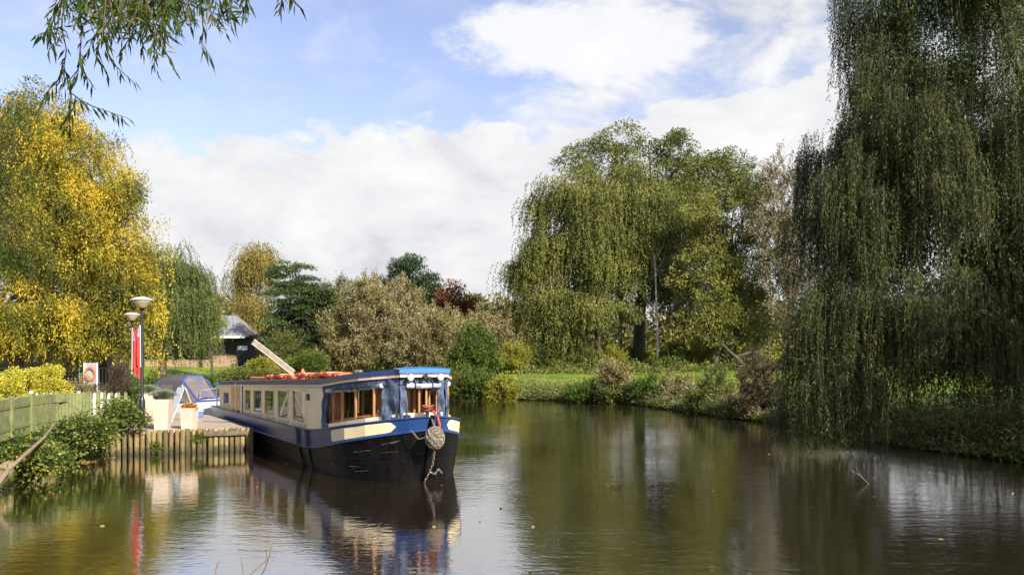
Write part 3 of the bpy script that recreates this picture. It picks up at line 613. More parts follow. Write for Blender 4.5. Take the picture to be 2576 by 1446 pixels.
for sd in (-1, 1):
    rows = [[hp(s, sd, l) for s in SL] for l in (0, 1, 2)]
    mid = [a.lerp(b, .55)+Vector((0, sd*.012, 0)) for a, b in zip(rows[1], rows[2])]
    rows = [rows[0], rows[1], mid, rows[2]]
    if sd > 0: rows = rows[::-1]
    mb.loft(rows)
mb.add([hp(18.5, -1, 0), hp(18.5, 1, 0), hp(18.5, 1, 2), hp(18.5, -1, 2)], [(0, 1, 2, 3)])
mb.build('hull', M_hull, boat, smooth=True)
mb = MB()
for sd in (-1, 1):
    rows = [[hpt(s, sd, t) for s in SL] for t in (0, .5, 1)]
    if sd > 0: rows = rows[::-1]
    mb.loft(rows)
mb.add([hp(18.5, -1, 2), hp(18.5, 1, 2), hp(18.5, 1, 3), hp(18.5, -1, 3)], [(0, 1, 2, 3)])
mb.build('topside_band', M_navy, boat, smooth=True)
for t, w, nm, mm, sides in ((0.0, .045, 'rubbing_strake', M_navy, (-1, 1)), (1.0, .035, 'gunwale_rail', M_navy, (-1, 1))):
    for sd in sides:
        mb = MB(); mb.tube([hpt(s, sd, t, .012) for s in SL], w*.62, 7); mb.build(nm, mm, boat, smooth=True)
for sd in (-1, 1):       # faint lower strakes on the black side
    mb = MB(); mb.tube([hp(s, sd, 1).lerp(hp(s, sd, 2), .5)+Vector((0, sd*.012, 0)) for s in SL], .012, 5); mb.build('lower_strake', M_hull, boat)
# vertical black fender straps at the knuckle
for s in (4.15, 5.05):
    mb = MB(); q = [hp(s, -1, 1, .02), hp(s, -1, 2, .045), hpt(s, -1, .5, .035), hpt(s, -1, 1, .045)]; q[0].z = -.1
    mb.tube(q, .035, 8); mb.build('side_fender', M_black, boat, smooth=True)
# cream name panels with a rounded front end
for sd, s0, s1 in ((-1, .42, 2.25), (1, .30, 1.9)):
    rows = []; N = 22
    for i in range(N+1):
        s = s0+(s1-s0)*i/N; e = (s-s0)/.16; hh = .36*(1-(1-min(e, 1))**2)**.5 if e < 1 else .36
        e2 = (s1-s)/.10; hh = hh*(.78+.22*min(e2, 1)) if e2 < 1 else hh
        rows.append([hpt(s, sd, .5-hh, .004), hpt(s, sd, .5+hh, .004)])
    if sd < 0: rows = rows[::-1]
    mb = MB(); mb.loft(rows); mb.build('name_panel', M_cream, boat)
# side deck and fore deck
mb = MB(); mb.loft([[hp(s, -1, 3)+Vector((0, .01, -.02)) for s in SL], [Vector((rake(s, 1), 0, zt(s)-.015)) for s in SL], [hp(s, 1, 3)+Vector((0, -.01, -.02)) for s in SL]])
mb.build('deck', M_trim, boat)
# cabin --------------------------------------------------------------
def cw(s): return float(np.interp(s, [.5, 1.3, 2.2, 3.5, 5, 18], [.51, 1.05, 1.25, 1.31, 1.33, 1.31]))
def cx(s): return .40-s
def rz(s): return 2.085+.0*s-.021*(s-3.5) if s > 3.5 else 2.085+.085*(3.5-s)
def cp(s, sd, z, out=0): return Vector((cx(s), sd*(cw(s)+out), z))
SC = 3.52; FR = .52
M_coam = M_trim
def wall(name, s0, s1, sd, z0, z1, m, th=.03, out=0, n=6):
    """a slab following the cabin side; z0, z1 functions of s"""
    rows = []
    for i in range(n+1):
        s = s0+(s1-s0)*i/n; rows.append([cp(s, sd, z0(s), out), cp(s, sd, z1(s), out), cp(s, sd, z1(s), out-th), cp(s, sd, z0(s), out-th)])
    if sd > 0: rows = rows[::-1]
    mb = MB(); mb.loft(rows, True); k = 4*n; mb.f += [(3, 2, 1, 0), (k, k+1, k+2, k+3)]; mb.mi += [0, 0]; return mb.build(name, m, boat)
# coaming under the canopy
low = lambda s: zt(s)-.03
for sd in (-1, 1):
    wall('coaming', FR, SC, sd, low, lambda s: zt(s)+.13, M_coam, .05, n=12)
mb = MB(); mb.box((cx(FR)-.02, 0, zt(FR)+.04), (.05, 2*cw(FR), .2)); mb.build('front_coaming', M_coam, boat)
# solid cabin side with its window openings (s ranges)
def s_of(Dx, w=1.32):
    u = (Dx-1288)/F; pv = Vector((av.y, -av.x, 0)); x0 = -1.90-pv.x*w; y0 = 18.5-pv.y*w
    return (u*y0-x0)/(av.x-u*av.y)+.40
def zo(z): return (900+.3527*z)/1.4907
wins = [(s_of(zo(b)), s_of(zo(a))) for a, b in ((565, 705), (405, 522), (265, 372), (145, 238), (52, 120))]
SE = s_of(611)
def add_side(sd, wins, s0, s1, zl=1.02, zh=None):
    zh = zh or (lambda s: rz(s)-.17)
    wall('cabin_wall', s0, s1, sd, low, lambda s: zl, M_cream, .05, n=8)
    wall('cabin_wall', s0, s1, sd, zh, lambda s: rz(s)+.02, M_cream, .05, n=8)
    prev = s0
    for a, b in wins+[(s1, s1)]:
        if a > prev+.01: wall('cabin_wall', prev, a, sd, lambda s: zl, zh, M_cream, .05, n=3)
        prev = b
    for a, b in wins:
        if b <= a: continue
        zh_ = zh((a+b)/2); t = .035; mb = MB()
        for q in ((a, a+t, zl, zh_), (b-t, b, zl, zh_), (a+t, b-t, zl, zl+t), (a+t, b-t, zh_-t, zh_)):
            c = Vector((cx((q[0]+q[1])/2), sd*(cw((a+b)/2)+.004), (q[2]+q[3])/2)); mb.box(c, (q[1]-q[0], .045, q[3]-q[2]))
        fr = mb.build('window', M_cream, boat)
        mb = MB(); c = Vector((cx((a+b)/2), sd*(cw((a+b)/2)-.012), (zl+zh_)/2)); mb.box(c, (b-a-2*t, .006, zh_-zl-2*t)); mb.build('pane', M_glass, fr)
        mb = MB(); mb.box((cx((a+b)/2), sd*(cw((a+b)/2)+.045), zl-.02), (b-a+.04, .05, .03)); mb.build('sill', M_trim, fr)
add_side(-1, wins, SC, SE)
add_side(1, [(a, b) for a, b in ((4.2, 5.3), (5.9, 7.0), (7.6, 8.7), (9.3, 10.4), (11.0, 12.0))], SC, SE)
# little black vent box by the last window
mb = MB(); s_ = s_of(zo(732)); mb.box((cx(s_), -(cw(s_)+.02), 1.72), (.17, .05, .16), bev=.01); mb.build('vent', M_black, boat)
# golden doors standing open and the stern cabin
SD0, SD1 = SE, s_of(584)
for a, b in ((SE+.06, SE+(SD1-SE)*.45), (SE+(SD1-SE)*.55, SD1)):
    mb = MB(); mb.box((cx((a+b)/2), -1.34, (.93+rz(SE))/2), (b-a, .045, rz(SE)-.93-.06), bev=.01)
    d_ = mb.build('door', M_door, boat); mb = MB(); mb.box((cx(a+.15), -1.37, 1.45), (.05, .03, .12)); mb.build('handle', M_chrome, d_)
for a in (SE+.02, SE+(SD1-SE)*.5):
    mb = MB(); mb.box((cx(a), -1.375, (.93+rz(SE))/2), (.05, .04, rz(SE)-.9)); mb.build('door_post', M_white, boat)
SX = s_of(553)
add_side(-1, [(SD1+.5, SX-.7)], SD1, SX, 1.08, lambda s: rz(s)-.28)
add_side(1, [], SD1, SX)
# cabin floor, bulkheads
mb = MB(); mb.box((cx((SC+SX)/2), 0, .62), (SX-SC, 2.4, .04)); mb.build('cabin_floor', M_wood2, boat)
mb = MB(); mb.box((cx(SX), 0, 1.35), (.04, 2.5, .9)); mb.build('bulkhead', M_cream, boat)
mb = MB(); mb.box((cx(SE), .35, 1.35), (.04, 1.6, 1.1)); mb.build('bulkhead', M_wood2, boat)
# stern rail beyond the cabin
for sd in (-1, 1):
    mb = MB()
    for s in (SX+.3, SX+1.0): mb.tube([(cx(s), sd*1.25, .85), (cx(s), sd*1.25, 1.75)], .03, 8)
    mb.tube([(cx(SX+.3), sd*1.25, 1.72), (cx(SX+1.0), sd*1.25, 1.72)], .025, 8)
    mb.build('stern_rail', M_white, boat, smooth=True)
mb = MB(); mb.box((cx(SX+.7), 0, 1.80), (1.4, 2.6, .05), bev=.02); mb.build('stern_canopy', M_sky, boat)
# roof ----------------------------------------------------------------
def ro(s): return cw(s)+.055
RS = list(np.linspace(FR-.12, SC, 10))+list(np.linspace(SC+.3, SX+.1, 14))
def rside(z0, z1, out, name, m, S=RS, th=.02):
    mb = MB()
    for sd in (-1, 1):
        rows = [[Vector((cx(s), sd*(ro(s)+out), rz(s)+z0)), Vector((cx(s), sd*(ro(s)+out), rz(s)+z1)), Vector((cx(s), sd*(ro(s)+out-th), rz(s)+z1)), Vector((cx(s), sd*(ro(s)+out-th), rz(s)+z0))] for s in S]
        if sd > 0: rows = rows[::-1]
        mb.loft(rows, True)
    f = S[0]; w = ro(f)+out; mb.box((cx(f)+.012, 0, rz(f)+(z0+z1)/2), (.025, 2*w, z1-z0)); return mb.build(name, m, boat)
rside(-.005, .105, 0, 'roof_fascia', M_navy)
rside(-.025, -.008, .006, 'roof_line', M_redline)
rside(-.075, -.028, .002, 'roof_trim', M_trim)
mb = MB(); rows = []
for s in RS: rows.append([Vector((cx(s), -ro(s)*c, rz(s)+.107+.03*(1-c*c))) for c in (1, .9, .6, .2, -.2, -.6, -.9, -1)])
mb.loft(rows); mb.add([r for r in rows[0]]+[Vector((cx(RS[0]), -ro(RS[0]), rz(RS[0])-.07)), Vector((cx(RS[0]), ro(RS[0]), rz(RS[0])-.07))], [])
mb.build('roof', M_roof, boat)
mb = MB(); rows = []
for s in RS: rows.append([Vector((cx(s), -(ro(s)-.03)*c, rz(s)-.02)) for c in (1, 0, -1)])
mb.loft(rows); mb.build('ceiling', M_trim, boat)
mb = MB(); rows = []   # roof front edge, its sunlit navy painted in as light blue
for i in range(9):
    c = 1-2*i/8; rows.append([Vector((cx(FR-.16), -ro(FR)*c*1.02, rz(FR)+.02)), Vector((cx(FR-.17), -ro(FR)*c*1.03, rz(FR)+.10+.03*(1-c*c))), Vector((cx(FR+.05), -ro(FR+.1)*c*1.0, rz(FR)+.125+.03*(1-c*c)))])
mb.loft(rows); mb.build('front_fascia', M_sky, boat)
# canvas corner panels, wrinkled
def cpanel(name, pts, m=M_canvas, th=.03, amp=.026):
    """pts: bottom-left, bottom-right, top-right, top-left corner; a soft rippled panel"""
    a, b, c, d = [Vector(q) for q in pts]; nu, nv = 8, 16; n = (b-a).cross(d-a).normalized(); rows = []
    for j in range(nv+1):
        r = []
        for i in range(nu+1):
            u, v = i/nu, j/nv; p_ = a.lerp(b, u).lerp(d.lerp(c, u), v); r.append(p_+n*amp*(math.sin(u*7+v*5)+.6*math.sin(v*13+u*3)))
        rows.append(r)
    mb = MB(); mb.loft(rows); mb.loft([[q-n*th for q in r] for r in rows][::-1]); return mb.build(name, m, boat, smooth=True)
for sd in (-1, 1):
    z = lambda s: rz(s)-.07
    for a, b in ((SC, SC-.36), (FR+.36, FR)) if sd < 0 else ((SC, SC-.3), (FR+.32, FR)):
        q = [cp(a, sd, zt(a)+.02, .02), cp(b, sd, zt(b)+.02, .02), cp(b, sd, z(b), .02), cp(a, sd, z(a), .02)]
        if sd > 0: q = [q[1], q[0], q[3], q[2]]
        cpanel('canvas_panel', q)
w = cw(FR)
for a, b, mm in ((-w, -w+.17, M_canvas), (w-.17, w, M_canvas)):
    cpanel('canvas_panel', [(cx(FR)+.02, a, zt(FR)+.02), (cx(FR)+.02, b, zt(FR)+.02), (cx(FR)+.02, b, rz(FR)-.07), (cx(FR)+.02, a, rz(FR)-.07)], mm)
# rolled-up blinds with straps
def roll(name, a, b, r, n):
    a = Vector(a); b = Vector(b); mb = MB(); N = 24
    mb.tube([a.lerp(b, i/N)+Vector((0, 0, -.02*math.sin(i/N*math.pi))) for i in range(N+1)], [r*(1+.10*math.sin(i*1.9)+.08*math.sin(i*.7)) for i in range(N+1)], 10)
    o = mb.build(name, M_canvas2, boat, smooth=True)
    for k in range(n):
        t = (k+.5)/n; mb = MB(); c = a.lerp(b, t); d = (b-a).normalized(); u = d.cross(Vector((0, 0, 1))).normalized()
        ring = [c+Vector((0, 0, 1))*math.sin(q*math.pi/5)*(r+.012)+u*math.cos(q*math.pi/5)*(r+.012) for q in range(10)]
        mb.tube(ring, .014, 6, closed=True); mb.tube([c+Vector((0, 0, r))-u*0, c+Vector((0, 0, r+.09))], .014, 5); mb.build('strap', M_navy, o)
roll('rolled_blind', cp(SC-.36, -1, rz(SC-.36)-.20, .03), cp(FR+.36, -1, rz(FR+.36)-.22, .03), .055, 3)
roll('rolled_blind', (cx(FR)+.06, -w+.12, rz(FR)-.24), (cx(FR)+.06, w-.12, rz(FR)-.24), .06, 2)
roll('rolled_blind', cp(FR+.3, 1, rz(FR+.3)-.20, .04), cp(SC-.3, 1, rz(SC-.3)-.18, .04), .055, 3)
mb = MB()
for sd in (-1, 1):
    rows = [[cp(s, sd, rz(s)-.07, .015), cp(s, sd, rz(s)-.21, .015)] for s in np.linspace(FR, SC, 10)]; mb.loft(rows)
mb.loft([[(cx(FR)+.02, y, rz(FR)-.07), (cx(FR)+.02, y, rz(FR)-.22)] for y in np.linspace(-w, w, 6)]); mb.build('canopy_valance', M_canvas, boat)
# wooden posts and rails of the open fore cabin
def post(s, y, r=.045, m=M_wood, z0=None, wd=.09):
    mb = MB(); z0 = zt(s)-.3 if z0 is None else z0; mb.box((cx(s), y, (z0+rz(s)-.03)/2), (wd, .05, rz(s)-.03-z0), bev=.008); return mb.build('wood_post', m, boat)
for s in (FR+.62, 1.75, 2.35, 2.95): post(s, -(cw(s)-.06), wd=.075)
for s in (.75, 1.15, 1.6, 2.0, 2.5, 3.0): post(s, cw(s)-.06, wd=.10)
for s, y, w_ in ((2.1, -.25, .16), (2.6, .2, .12), (3.3, -.4, .14), (3.45, .55, .3), (1.3, .12, .12), (1.5, -.35, .10)): post(s, y, wd=w_, z0=.6)
for y in (-.40, -.05, .12): post(FR+.06, y, wd=.05)
for sd in (-1, 1):
    for s in np.arange(SC+.7, SE, 1.25): post(s, sd*1.16, wd=.07, z0=.7)
mb = MB()
for sd in (-1, 1):
    S = np.linspace(FR+.1, SC, 8); mb.tube([cp(s, sd, zt(s)+.17, -.07) for s in S], .03, 6); mb.tube([cp(s, sd, rz(s)-.10, -.07) for s in S], .03, 6)
mb.build('wood_rail', M_wood, boat)
for y_, w_ in ((.45, 1.0), (-1.0, .35)):
    mb = MB(); mb.box((cx(SC+.02), y_, 1.45), (.04, w_, 1.2)); mb.build('bulkhead', M_wood, boat)
mb = MB()
for sd in (-1, 1):
    rows = [[cp(s, sd, .98+.5*sheer(s), -.15), cp(s, sd, .98+.5*sheer(s), -.50), cp(s, sd, .6, -.50)] for s in np.linspace(1.2, SC-.1, 8)]; mb.loft(rows)
mb.build('bench_seat', M_wood2, boat)
for s, n_ in ((1.9, 0), (2.9, 0)):
    mb = MB(); mb.box((cx(s), 0, 1.32), (.5, .75, .03), bev=.01); mb.tube([(cx(s), 0, .6), (cx(s), 0, 1.32)], .03, 8); t_ = mb.build('table', M_wood, boat)
    for k in range(5):
        mb = MB(); x_, y_ = cx(s)+rng.uniform(-.2, .2), rng.uniform(-.32, .3); mb.lathe([(.02, 0), (.035, .03), (.038, .09), (.03, .12)], (x_, y_, 1.336), 10); mb.build('cup', M_white, t_, smooth=True)
# lamps under the roof edge and the horn between
for y in (-.36, .34):
    mb = MB(); mb.tube([(cx(FR)+.10, y, rz(FR)-.06), (cx(FR)+.24, y, rz(FR)-.065)], [.065, .075], 14)
    h = mb.build('headlight', M_chrome, boat, smooth=True); mb = MB(); mb.tube([(cx(FR)+.235, y, rz(FR)-.065), (cx(FR)+.25, y, rz(FR)-.066)], .062, 14); mb.build('lens', M_vinyl0, h)
mb = MB(); mb.tube([(cx(FR)+.06, -.05, rz(FR)-.05), (cx(FR)+.2, -.03, rz(FR)-.05), (cx(FR)+.26, -.02, rz(FR)-.05)], [.03, .03, .06], 10); mb.box((cx(FR)+.1, .12, rz(FR)-.08), (.1, .07, .07), bev=.01); mb.build('horn', M_black, boat, smooth=True)
# stem post and mooring stud
mb = MB(); mb.tube([(.42, 0, 1.47), (.40, 0, 1.2), (.30, 0, .8), (.12, 0, .3), (.0, 0, -.2)], .05, 8); mb.build('stem_bar', M_hull, boat, smooth=True)
mb = MB(); mb.tube([(.16, 0, 1.36), (.16, 0, 1.62)], .04, 10); mb.tube([(.16, -.12, 1.58), (.16, .12, 1.58)], .03, 10); mb.build('mooring_stud', M_black, boat, smooth=True)
mb = MB(); mb.lathe([(.10, 0), (.10, .05), (.03, .07)], (-.15, -.36, 1.40), 12); mb.build('deck_filler', M_black, boat, smooth=True)
# scuffs on the black side
M_scuff = mat('scuffed_steel', (.10, .09, .08), .7, (.02, .02, .02), 14, lo=.45, hi=.6)
mb = MB()
for k in range(26):
    s = rng.uniform(.3, 4.0); q = rng.uniform(.05, .9); sd = -1 if k % 4 else 1; L_ = rng.uniform(.05, .45); dz = rng.normal()*.01; h_ = rng.uniform(.003, .009)
    P = [hp(s+i*L_/3, sd, 1, .016).lerp(hp(s+i*L_/3, sd, 2, .016), q+i*dz) for i in range(4)]
    mb.loft([[p_-Vector((0, 0, h_)) for p_ in P], [p_+Vector((0, 0, h_)) for p_ in P]])
mb.build('scuff_mark', M_scuff, boat)['kind'] = 'stuff'

def BW(x, y, z): return boat.matrix_basis @ Vector((x, y, z))
# rope ball fender on the stem, its chains
fp = BW(.60, -.02, 1.0); fd = thing('rope_fender', 'round knotted rope fender hanging from the bow of the blue boat', 'fender', fp, boat.rotation_euler.z)
mb = MB(); pr = []
for i in range(15):
    a = -math.pi/2+math.pi*i/14; pr.append((max(.20*math.cos(a), .002), .235*math.sin(a)))
mb.lathe(pr, (0, 0, 0), 24); mb.build('ball', M_rope, fd, smooth=True)
mb = MB(); 
for k in range(10):
    a0 = k*math.pi/5; mb.tube([(.203*math.cos(t)*math.cos(a0+t*1.1), .203*math.cos(t)*math.sin(a0+t*1.1), .24*math.sin(t)) for t in np.linspace(-1.4, 1.4, 16)], .014, 5)
    mb.tube([(.203*math.cos(t)*math.cos(a0-t*1.1), .203*math.cos(t)*math.sin(a0-t*1.1), .24*math.sin(t)) for t in np.linspace(-1.4, 1.4, 16)], .014, 5)
mb.build('knotted_cord', M_rope, fd, smooth=True)
def chain(name, pts, parent, r=.028, t=.009, m=M_chain):
    P = [Vector(q) for q in pts]; mb = MB(); k = 0
    for a, b in zip(P[:-1], P[1:]):
        d = b-a; n = max(int(d.length/(r*2.1)), 1); x = d.normalized(); y = x.orthogonal().normalized(); z = x.cross(y)
        for i in range(n):
            c = a+d*((i+.5)/n); u = y if k % 2 else z; k += 1
            mb.tube([c+x*math.cos(q*math.pi/4)*r*1.45+u*math.sin(q*math.pi/4)*r*.8 for q in range(8)], t, 5, closed=True)
    return mb.build(name, m, parent, smooth=True)
chain('chain', [(-.15, 0, .40), (0, 0, .24)], fd); chain('chain', [(0, 0, -.24), (-.14, .02, -.55), (-.33, .0, -.8), (-.50, -.05, -1.02)], fd)
chain('chain', [(-.02, -.2, .02), (-.12, -.32, -.02), (-.26, -.42, .16)], fd, .018, .006); chain('chain', [(-.02, .2, .02), (-.22, .26, .16)], fd, .018, .006)
chain('chain', [(-.30, .02, -.74), (-.28, .12, -.80), (-.34, .24, -.70), (-.38, .34, -.80)], fd, .02, .007)
rp = thing('rope_coil', 'dark red mooring rope coiled over the stud at the bow of the blue boat', 'rope', BW(.16, 0, 1.5), boat.rotation_euler.z)
for k in range(4):
    mb = MB(); mb.tube([(.10*math.cos(a)+.02*k, .12*math.sin(a), .06+.03*k+.02*math.sin(a*2)) for a in np.linspace(0, 2*math.pi, 14)[:-1]], .016, 6, closed=True); mb.build('loop', M_redrope if k % 2 else M_black, rp, smooth=True)
mb = MB(); mb.tube([(.08, .1, .05), (.18, .16, -.08), (.22, .19, -.25), (.20, .2, -.36)], [.03, .035, .035, .02], 8); mb.build('tail', M_redrope, rp, smooth=True)
# things on the roof
labs = ['orange life jackets bundle nearest the bow on the cabin roof', 'long orange life jackets bundle in the middle of the cabin roof', 'salmon orange bundle left of the raised gangplank foot on the cabin roof', 'small orange bundle towards the stern on the cabin roof']
for i, (d0, d1, lab) in enumerate(((812, 868, labs[0]), (752, 815, labs[1]), (690, 742, labs[2]), (665, 688, labs[3]))):
    s0, s1 = s_of(d1, 1.0), s_of(d0, 1.0); y = -1.0+.06*i; t = thing('life_jackets', lab, 'life jackets', BW(cx((s0+s1)/2), y, rz((s0+s1)/2)+.15), boat.rotation_euler.z, 'orange bundles on the boat roof')
    L_ = s1-s0; n = max(2, int(L_/.55))
    for k in range(n):
        mb = MB(); c = -L_/2+(k+.5)*L_/n; mb.box((c, rng.normal()*.02, .065), (L_/n*1.02, .38, .10+.02*(k%2)), bev=.035); j = mb.build('bundle', M_orange, t, smooth=True)
        mb = MB(); mb.box((c+L_/n*.2, 0, .075), (.02, .39, .12)); mb.build('strap', M_trim if k % 2 else M_redrope, j)
s_ = s_of(748, 1.0); t = thing('orange_cone', 'small bright orange hood standing up at the foot of the gangplank on the roof', 'cone', BW(cx(s_), -.85, rz(s_)+.16), boat.rotation_euler.z)
mb = MB(); mb.box((0, 0, .01), (.26, .26, .02)); mb.build('base', M_orange, t); mb = MB(); mb.lathe([(.11, .02), (.07, .12), (.03, .24), (.018, .26)], (0, 0, 0), 14); mb.build('cone', M_orange, t, smooth=True)
s_ = s_of(905, .9); t = thing('mooring_rope', 'small pale coil of rope on the roof above the cream cabin corner', 'rope', BW(cx(s_), -.95, rz(s_)+.15), boat.rotation_euler.z)
mb = MB()
for k in range(3): mb.tube([(.13*math.cos(a), .10*math.sin(a), .015+.018*k) for a in np.linspace(0, 2*math.pi, 16)[:-1]], .014, 6, closed=True)
mb.build('coil', M_rope, t, smooth=True)
s_ = s_of(650, 1.0); t = thing('wooden_pole', 'pale wooden boat pole lying along the stern end of the roof', 'pole', BW(cx(s_), -1.0, rz(s_)+.18), boat.rotation_euler.z)
mb = MB(); mb.tube([(-1.1, 0, 0), (1.1, .05, .02)], .045, 8); mb.build('shaft', M_door, t, smooth=True)
# the raised gangplank
a = W(738, 937, 25.6); b = W(636, 858, 25.0); t = thing('gangplank', 'long wooden gangplank with pale metal edges sticking up slantwise from the boat roof', 'gangplank', a)
mb = MB(); mb.beam((0, 0, 0), b-a, .15, .035, up=(.35, -.9, .55)); mb.build('board', mat('grey_board', (.27, .21, .14), .8, (.15, .115, .075), 4, .3, 20), t)
d = (b-a).normalized(); sdv = Vector((.35, -.9, .55)).cross(d).normalized()
for k in (-1, 1): mb = MB(); mb.beam(sdv*.083*k, (b-a)+sdv*.083*k, .018, .05, up=(.35, -.9, .55)); mb.build('edge_rail', mat('pale_metal%d' % k, (.45, .48, .48), .4, (.32, .34, .33), 5), t)
# ------------------------------------------------------------------ quay, palisade
M_log = mat('weathered_log', (.34, .27, .16), .9, (.13, .12, .05), 3.2, .5, 20, stretch=(2, 2, .5), c3=(.24, .21, .09))
nt = M_log.node_tree; p = nt.nodes['Principled BSDF']; oi = nt.nodes.new('ShaderNodeObjectInfo'); hs = nt.nodes.new('ShaderNodeValToRGB'); nt.links.new(oi.outputs['Random'], hs.inputs[0])
hs.color_ramp.elements[0].color = (.42, .40, .28, 1); hs.color_ramp.elements[1].color = (1.0, .95, .86, 1); e_ = hs.color_ramp.elements.new(.45); e_.color = (.78, .60, .46, 1)
mx = nt.nodes.new('ShaderNodeMix'); mx.data_type = 'RGBA'; mx.blend_type = 'MULTIPLY'; mx.inputs[0].default_value = 1; src = p.inputs['Base Color'].links[0].from_socket
nt.links.new(src, mx.inputs[6]); nt.links.new(hs.outputs[0], mx.inputs[7])
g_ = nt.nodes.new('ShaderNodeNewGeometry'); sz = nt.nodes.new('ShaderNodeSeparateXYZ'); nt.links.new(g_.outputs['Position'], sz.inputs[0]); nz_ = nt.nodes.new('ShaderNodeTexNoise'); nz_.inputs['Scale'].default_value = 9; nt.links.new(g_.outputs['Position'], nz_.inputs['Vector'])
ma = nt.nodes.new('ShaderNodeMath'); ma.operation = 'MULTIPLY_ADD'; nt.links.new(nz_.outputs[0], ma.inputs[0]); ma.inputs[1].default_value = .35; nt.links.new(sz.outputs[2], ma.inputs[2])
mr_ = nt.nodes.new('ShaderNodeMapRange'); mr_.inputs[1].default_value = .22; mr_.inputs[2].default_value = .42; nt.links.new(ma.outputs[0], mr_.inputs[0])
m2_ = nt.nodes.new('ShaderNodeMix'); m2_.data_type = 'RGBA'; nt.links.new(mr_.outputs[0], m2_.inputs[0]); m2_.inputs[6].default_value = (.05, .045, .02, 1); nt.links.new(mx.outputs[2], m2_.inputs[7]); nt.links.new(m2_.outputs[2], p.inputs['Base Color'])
M_logdark = mat('old_dark_timber', (.15, .12, .07), .8, (.07, .055, .03), 5, .4, 20)  # darker brown than the other logs
M_paving = mat('quay_boards', (.42, .34, .25), .85, (.30, .24, .18), 2.5, .3, 30, stretch=(1, 6, 1))
QP = [(-7.98, 25.55), (-10.72, 30.9), (-11.25, 31.85), (-15.2, 35.2), (-20, 35), (-20, 26), (-12.6, 24.6), (-12.02, 23.75)]
mb = MB(); mb.prism([(a, b) for a, b in QP][::-1], .30, .655); o = mb.build('quay_paving', M_paving); tag(o, kind='structure')
pal = thing('log_palisade', 'palisade of upright round logs holding the quay edge above the water', 'retaining wall', (-12.0, 23.6, 0))
PO = Vector((-12.0, 23.6, 0))
path = [(-7.90, 25.5), (-12.0, 23.5), (-11.6, 21), (-10.45, 17.4), (-9.9, 15)]
def along(path, step):
    out = []; rem = 0
    for a, b in zip(path[:-1], path[1:]):
        a = np.array(a); b = np.array(b); L = np.linalg.norm(b-a); t = rem
        while t < L: out.append(tuple(a+(b-a)*t/L)); t += step
        rem = t-L
    return out
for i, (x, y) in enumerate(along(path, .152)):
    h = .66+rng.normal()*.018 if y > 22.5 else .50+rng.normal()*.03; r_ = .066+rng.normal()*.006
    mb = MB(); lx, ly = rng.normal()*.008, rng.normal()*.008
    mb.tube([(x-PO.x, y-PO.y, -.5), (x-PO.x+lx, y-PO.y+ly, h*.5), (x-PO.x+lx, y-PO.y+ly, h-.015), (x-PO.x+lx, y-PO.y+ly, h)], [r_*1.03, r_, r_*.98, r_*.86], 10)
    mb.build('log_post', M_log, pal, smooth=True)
for i, (x, y) in enumerate(along([(-7.85, 25.6), (-10.70, 31.1)], .21)):
    mb = MB(); mb.tube([(x-PO.x, y-PO.y, -.5), (x-PO.x, y-PO.y, .64)], .095, 8); mb.build('log_post', M_logdark, pal, smooth=True)
mb = MB(); mb.beam(Vector((-7.9, 25.40, .52))-PO, Vector((-9.0, 24.86, .52))-PO, .10, .14, bev=.01); mb.build('waling_beam', M_logdark, pal)
# ------------------------------------------------------------------ planters
M_plant = mat('cream_planter', (.58, .49, .37), .5, (.48, .40, .30), 2.5)
M_soil = mat('soil', (.05, .035, .02), 1)
def planter(lab, px, y, zt_, wt_, wb, group, kind, hz=.655, rot=.1):
    x = (px-1288)/F*y; t = thing('tall_planter', lab, 'planter', (x, y, hz), rot, group); H = zt_-hz; mb = MB()
    pr = [(wb/2, 0), (wt_/2, H), (wt_/2-.035, H), (wt_/2-.06, H-.10)]
    rows = [[(sx*r_, sy*r_, z) for sx, sy in ((-1, -1), (1, -1), (1, 1), (-1, 1))] for r_, z in pr]
    mb.loft(rows, True); mb.add(rows[0], [(3, 2, 1, 0)]); mb.build('pot', M_plant, t)
    mb = MB(); mb.box((0, 0, H-.075), (wt_-.12, wt_-.12, .03)); mb.build('soil', M_soil, t)
    n = 1500 if kind == 'grass' else 420; a = rng.uniform(0, 2*math.pi, n); r_ = rng.uniform(0, .5, n)**.7*wt_*.8
    if kind == 'grass':
        P = np.stack([np.cos(a)*r_*.5, np.sin(a)*r_*.5, np.full(n, H-.05)], 1); D = np.stack([np.cos(a)*r_*3.2, np.sin(a)*r_*3.2, np.full(n, .9)], 1)+rng.normal(size=(n, 3))*.15
        q1 = leaves(P, D, .30, .012); P2 = P+unit(D)*.26; D2 = D*np.array([1.6, 1.6, .1]); q2 = leaves(P2, D2, .16, .01); quads('ornamental_grass', np.concatenate([q1, q2]), L_sage, t)
    else:
        d = unit(rng.normal(size=(n, 3))); d[:, 2] = abs(d[:, 2]); P = d*np.array([wt_*.52, wt_*.52, .20])*rng.uniform(.3, 1, (n, 1))+np.array([0, 0, H-.04]); quads('flowers', leaves(P, d+rng.normal(size=(n, 3))*.5, .075, .045), L_flower, t)
    return t
planter('tallest cream tapered planter with grey grass at the quay edge, left of the white board', 409, 25.0, 1.53, .49, .36, 'cream planters on the quay', 'grass')
planter('shorter cream tapered planter with orange autumn flowers at the quay edge', 476, 25.15, 1.27, .40, .34, 'cream planters on the quay', 'flower', rot=-.05)
planter('cream planter with grey grass partly hidden behind the near lamp post', 371, 29.5, 1.56, .52, .34, 'cream planters on the quay', 'grass')
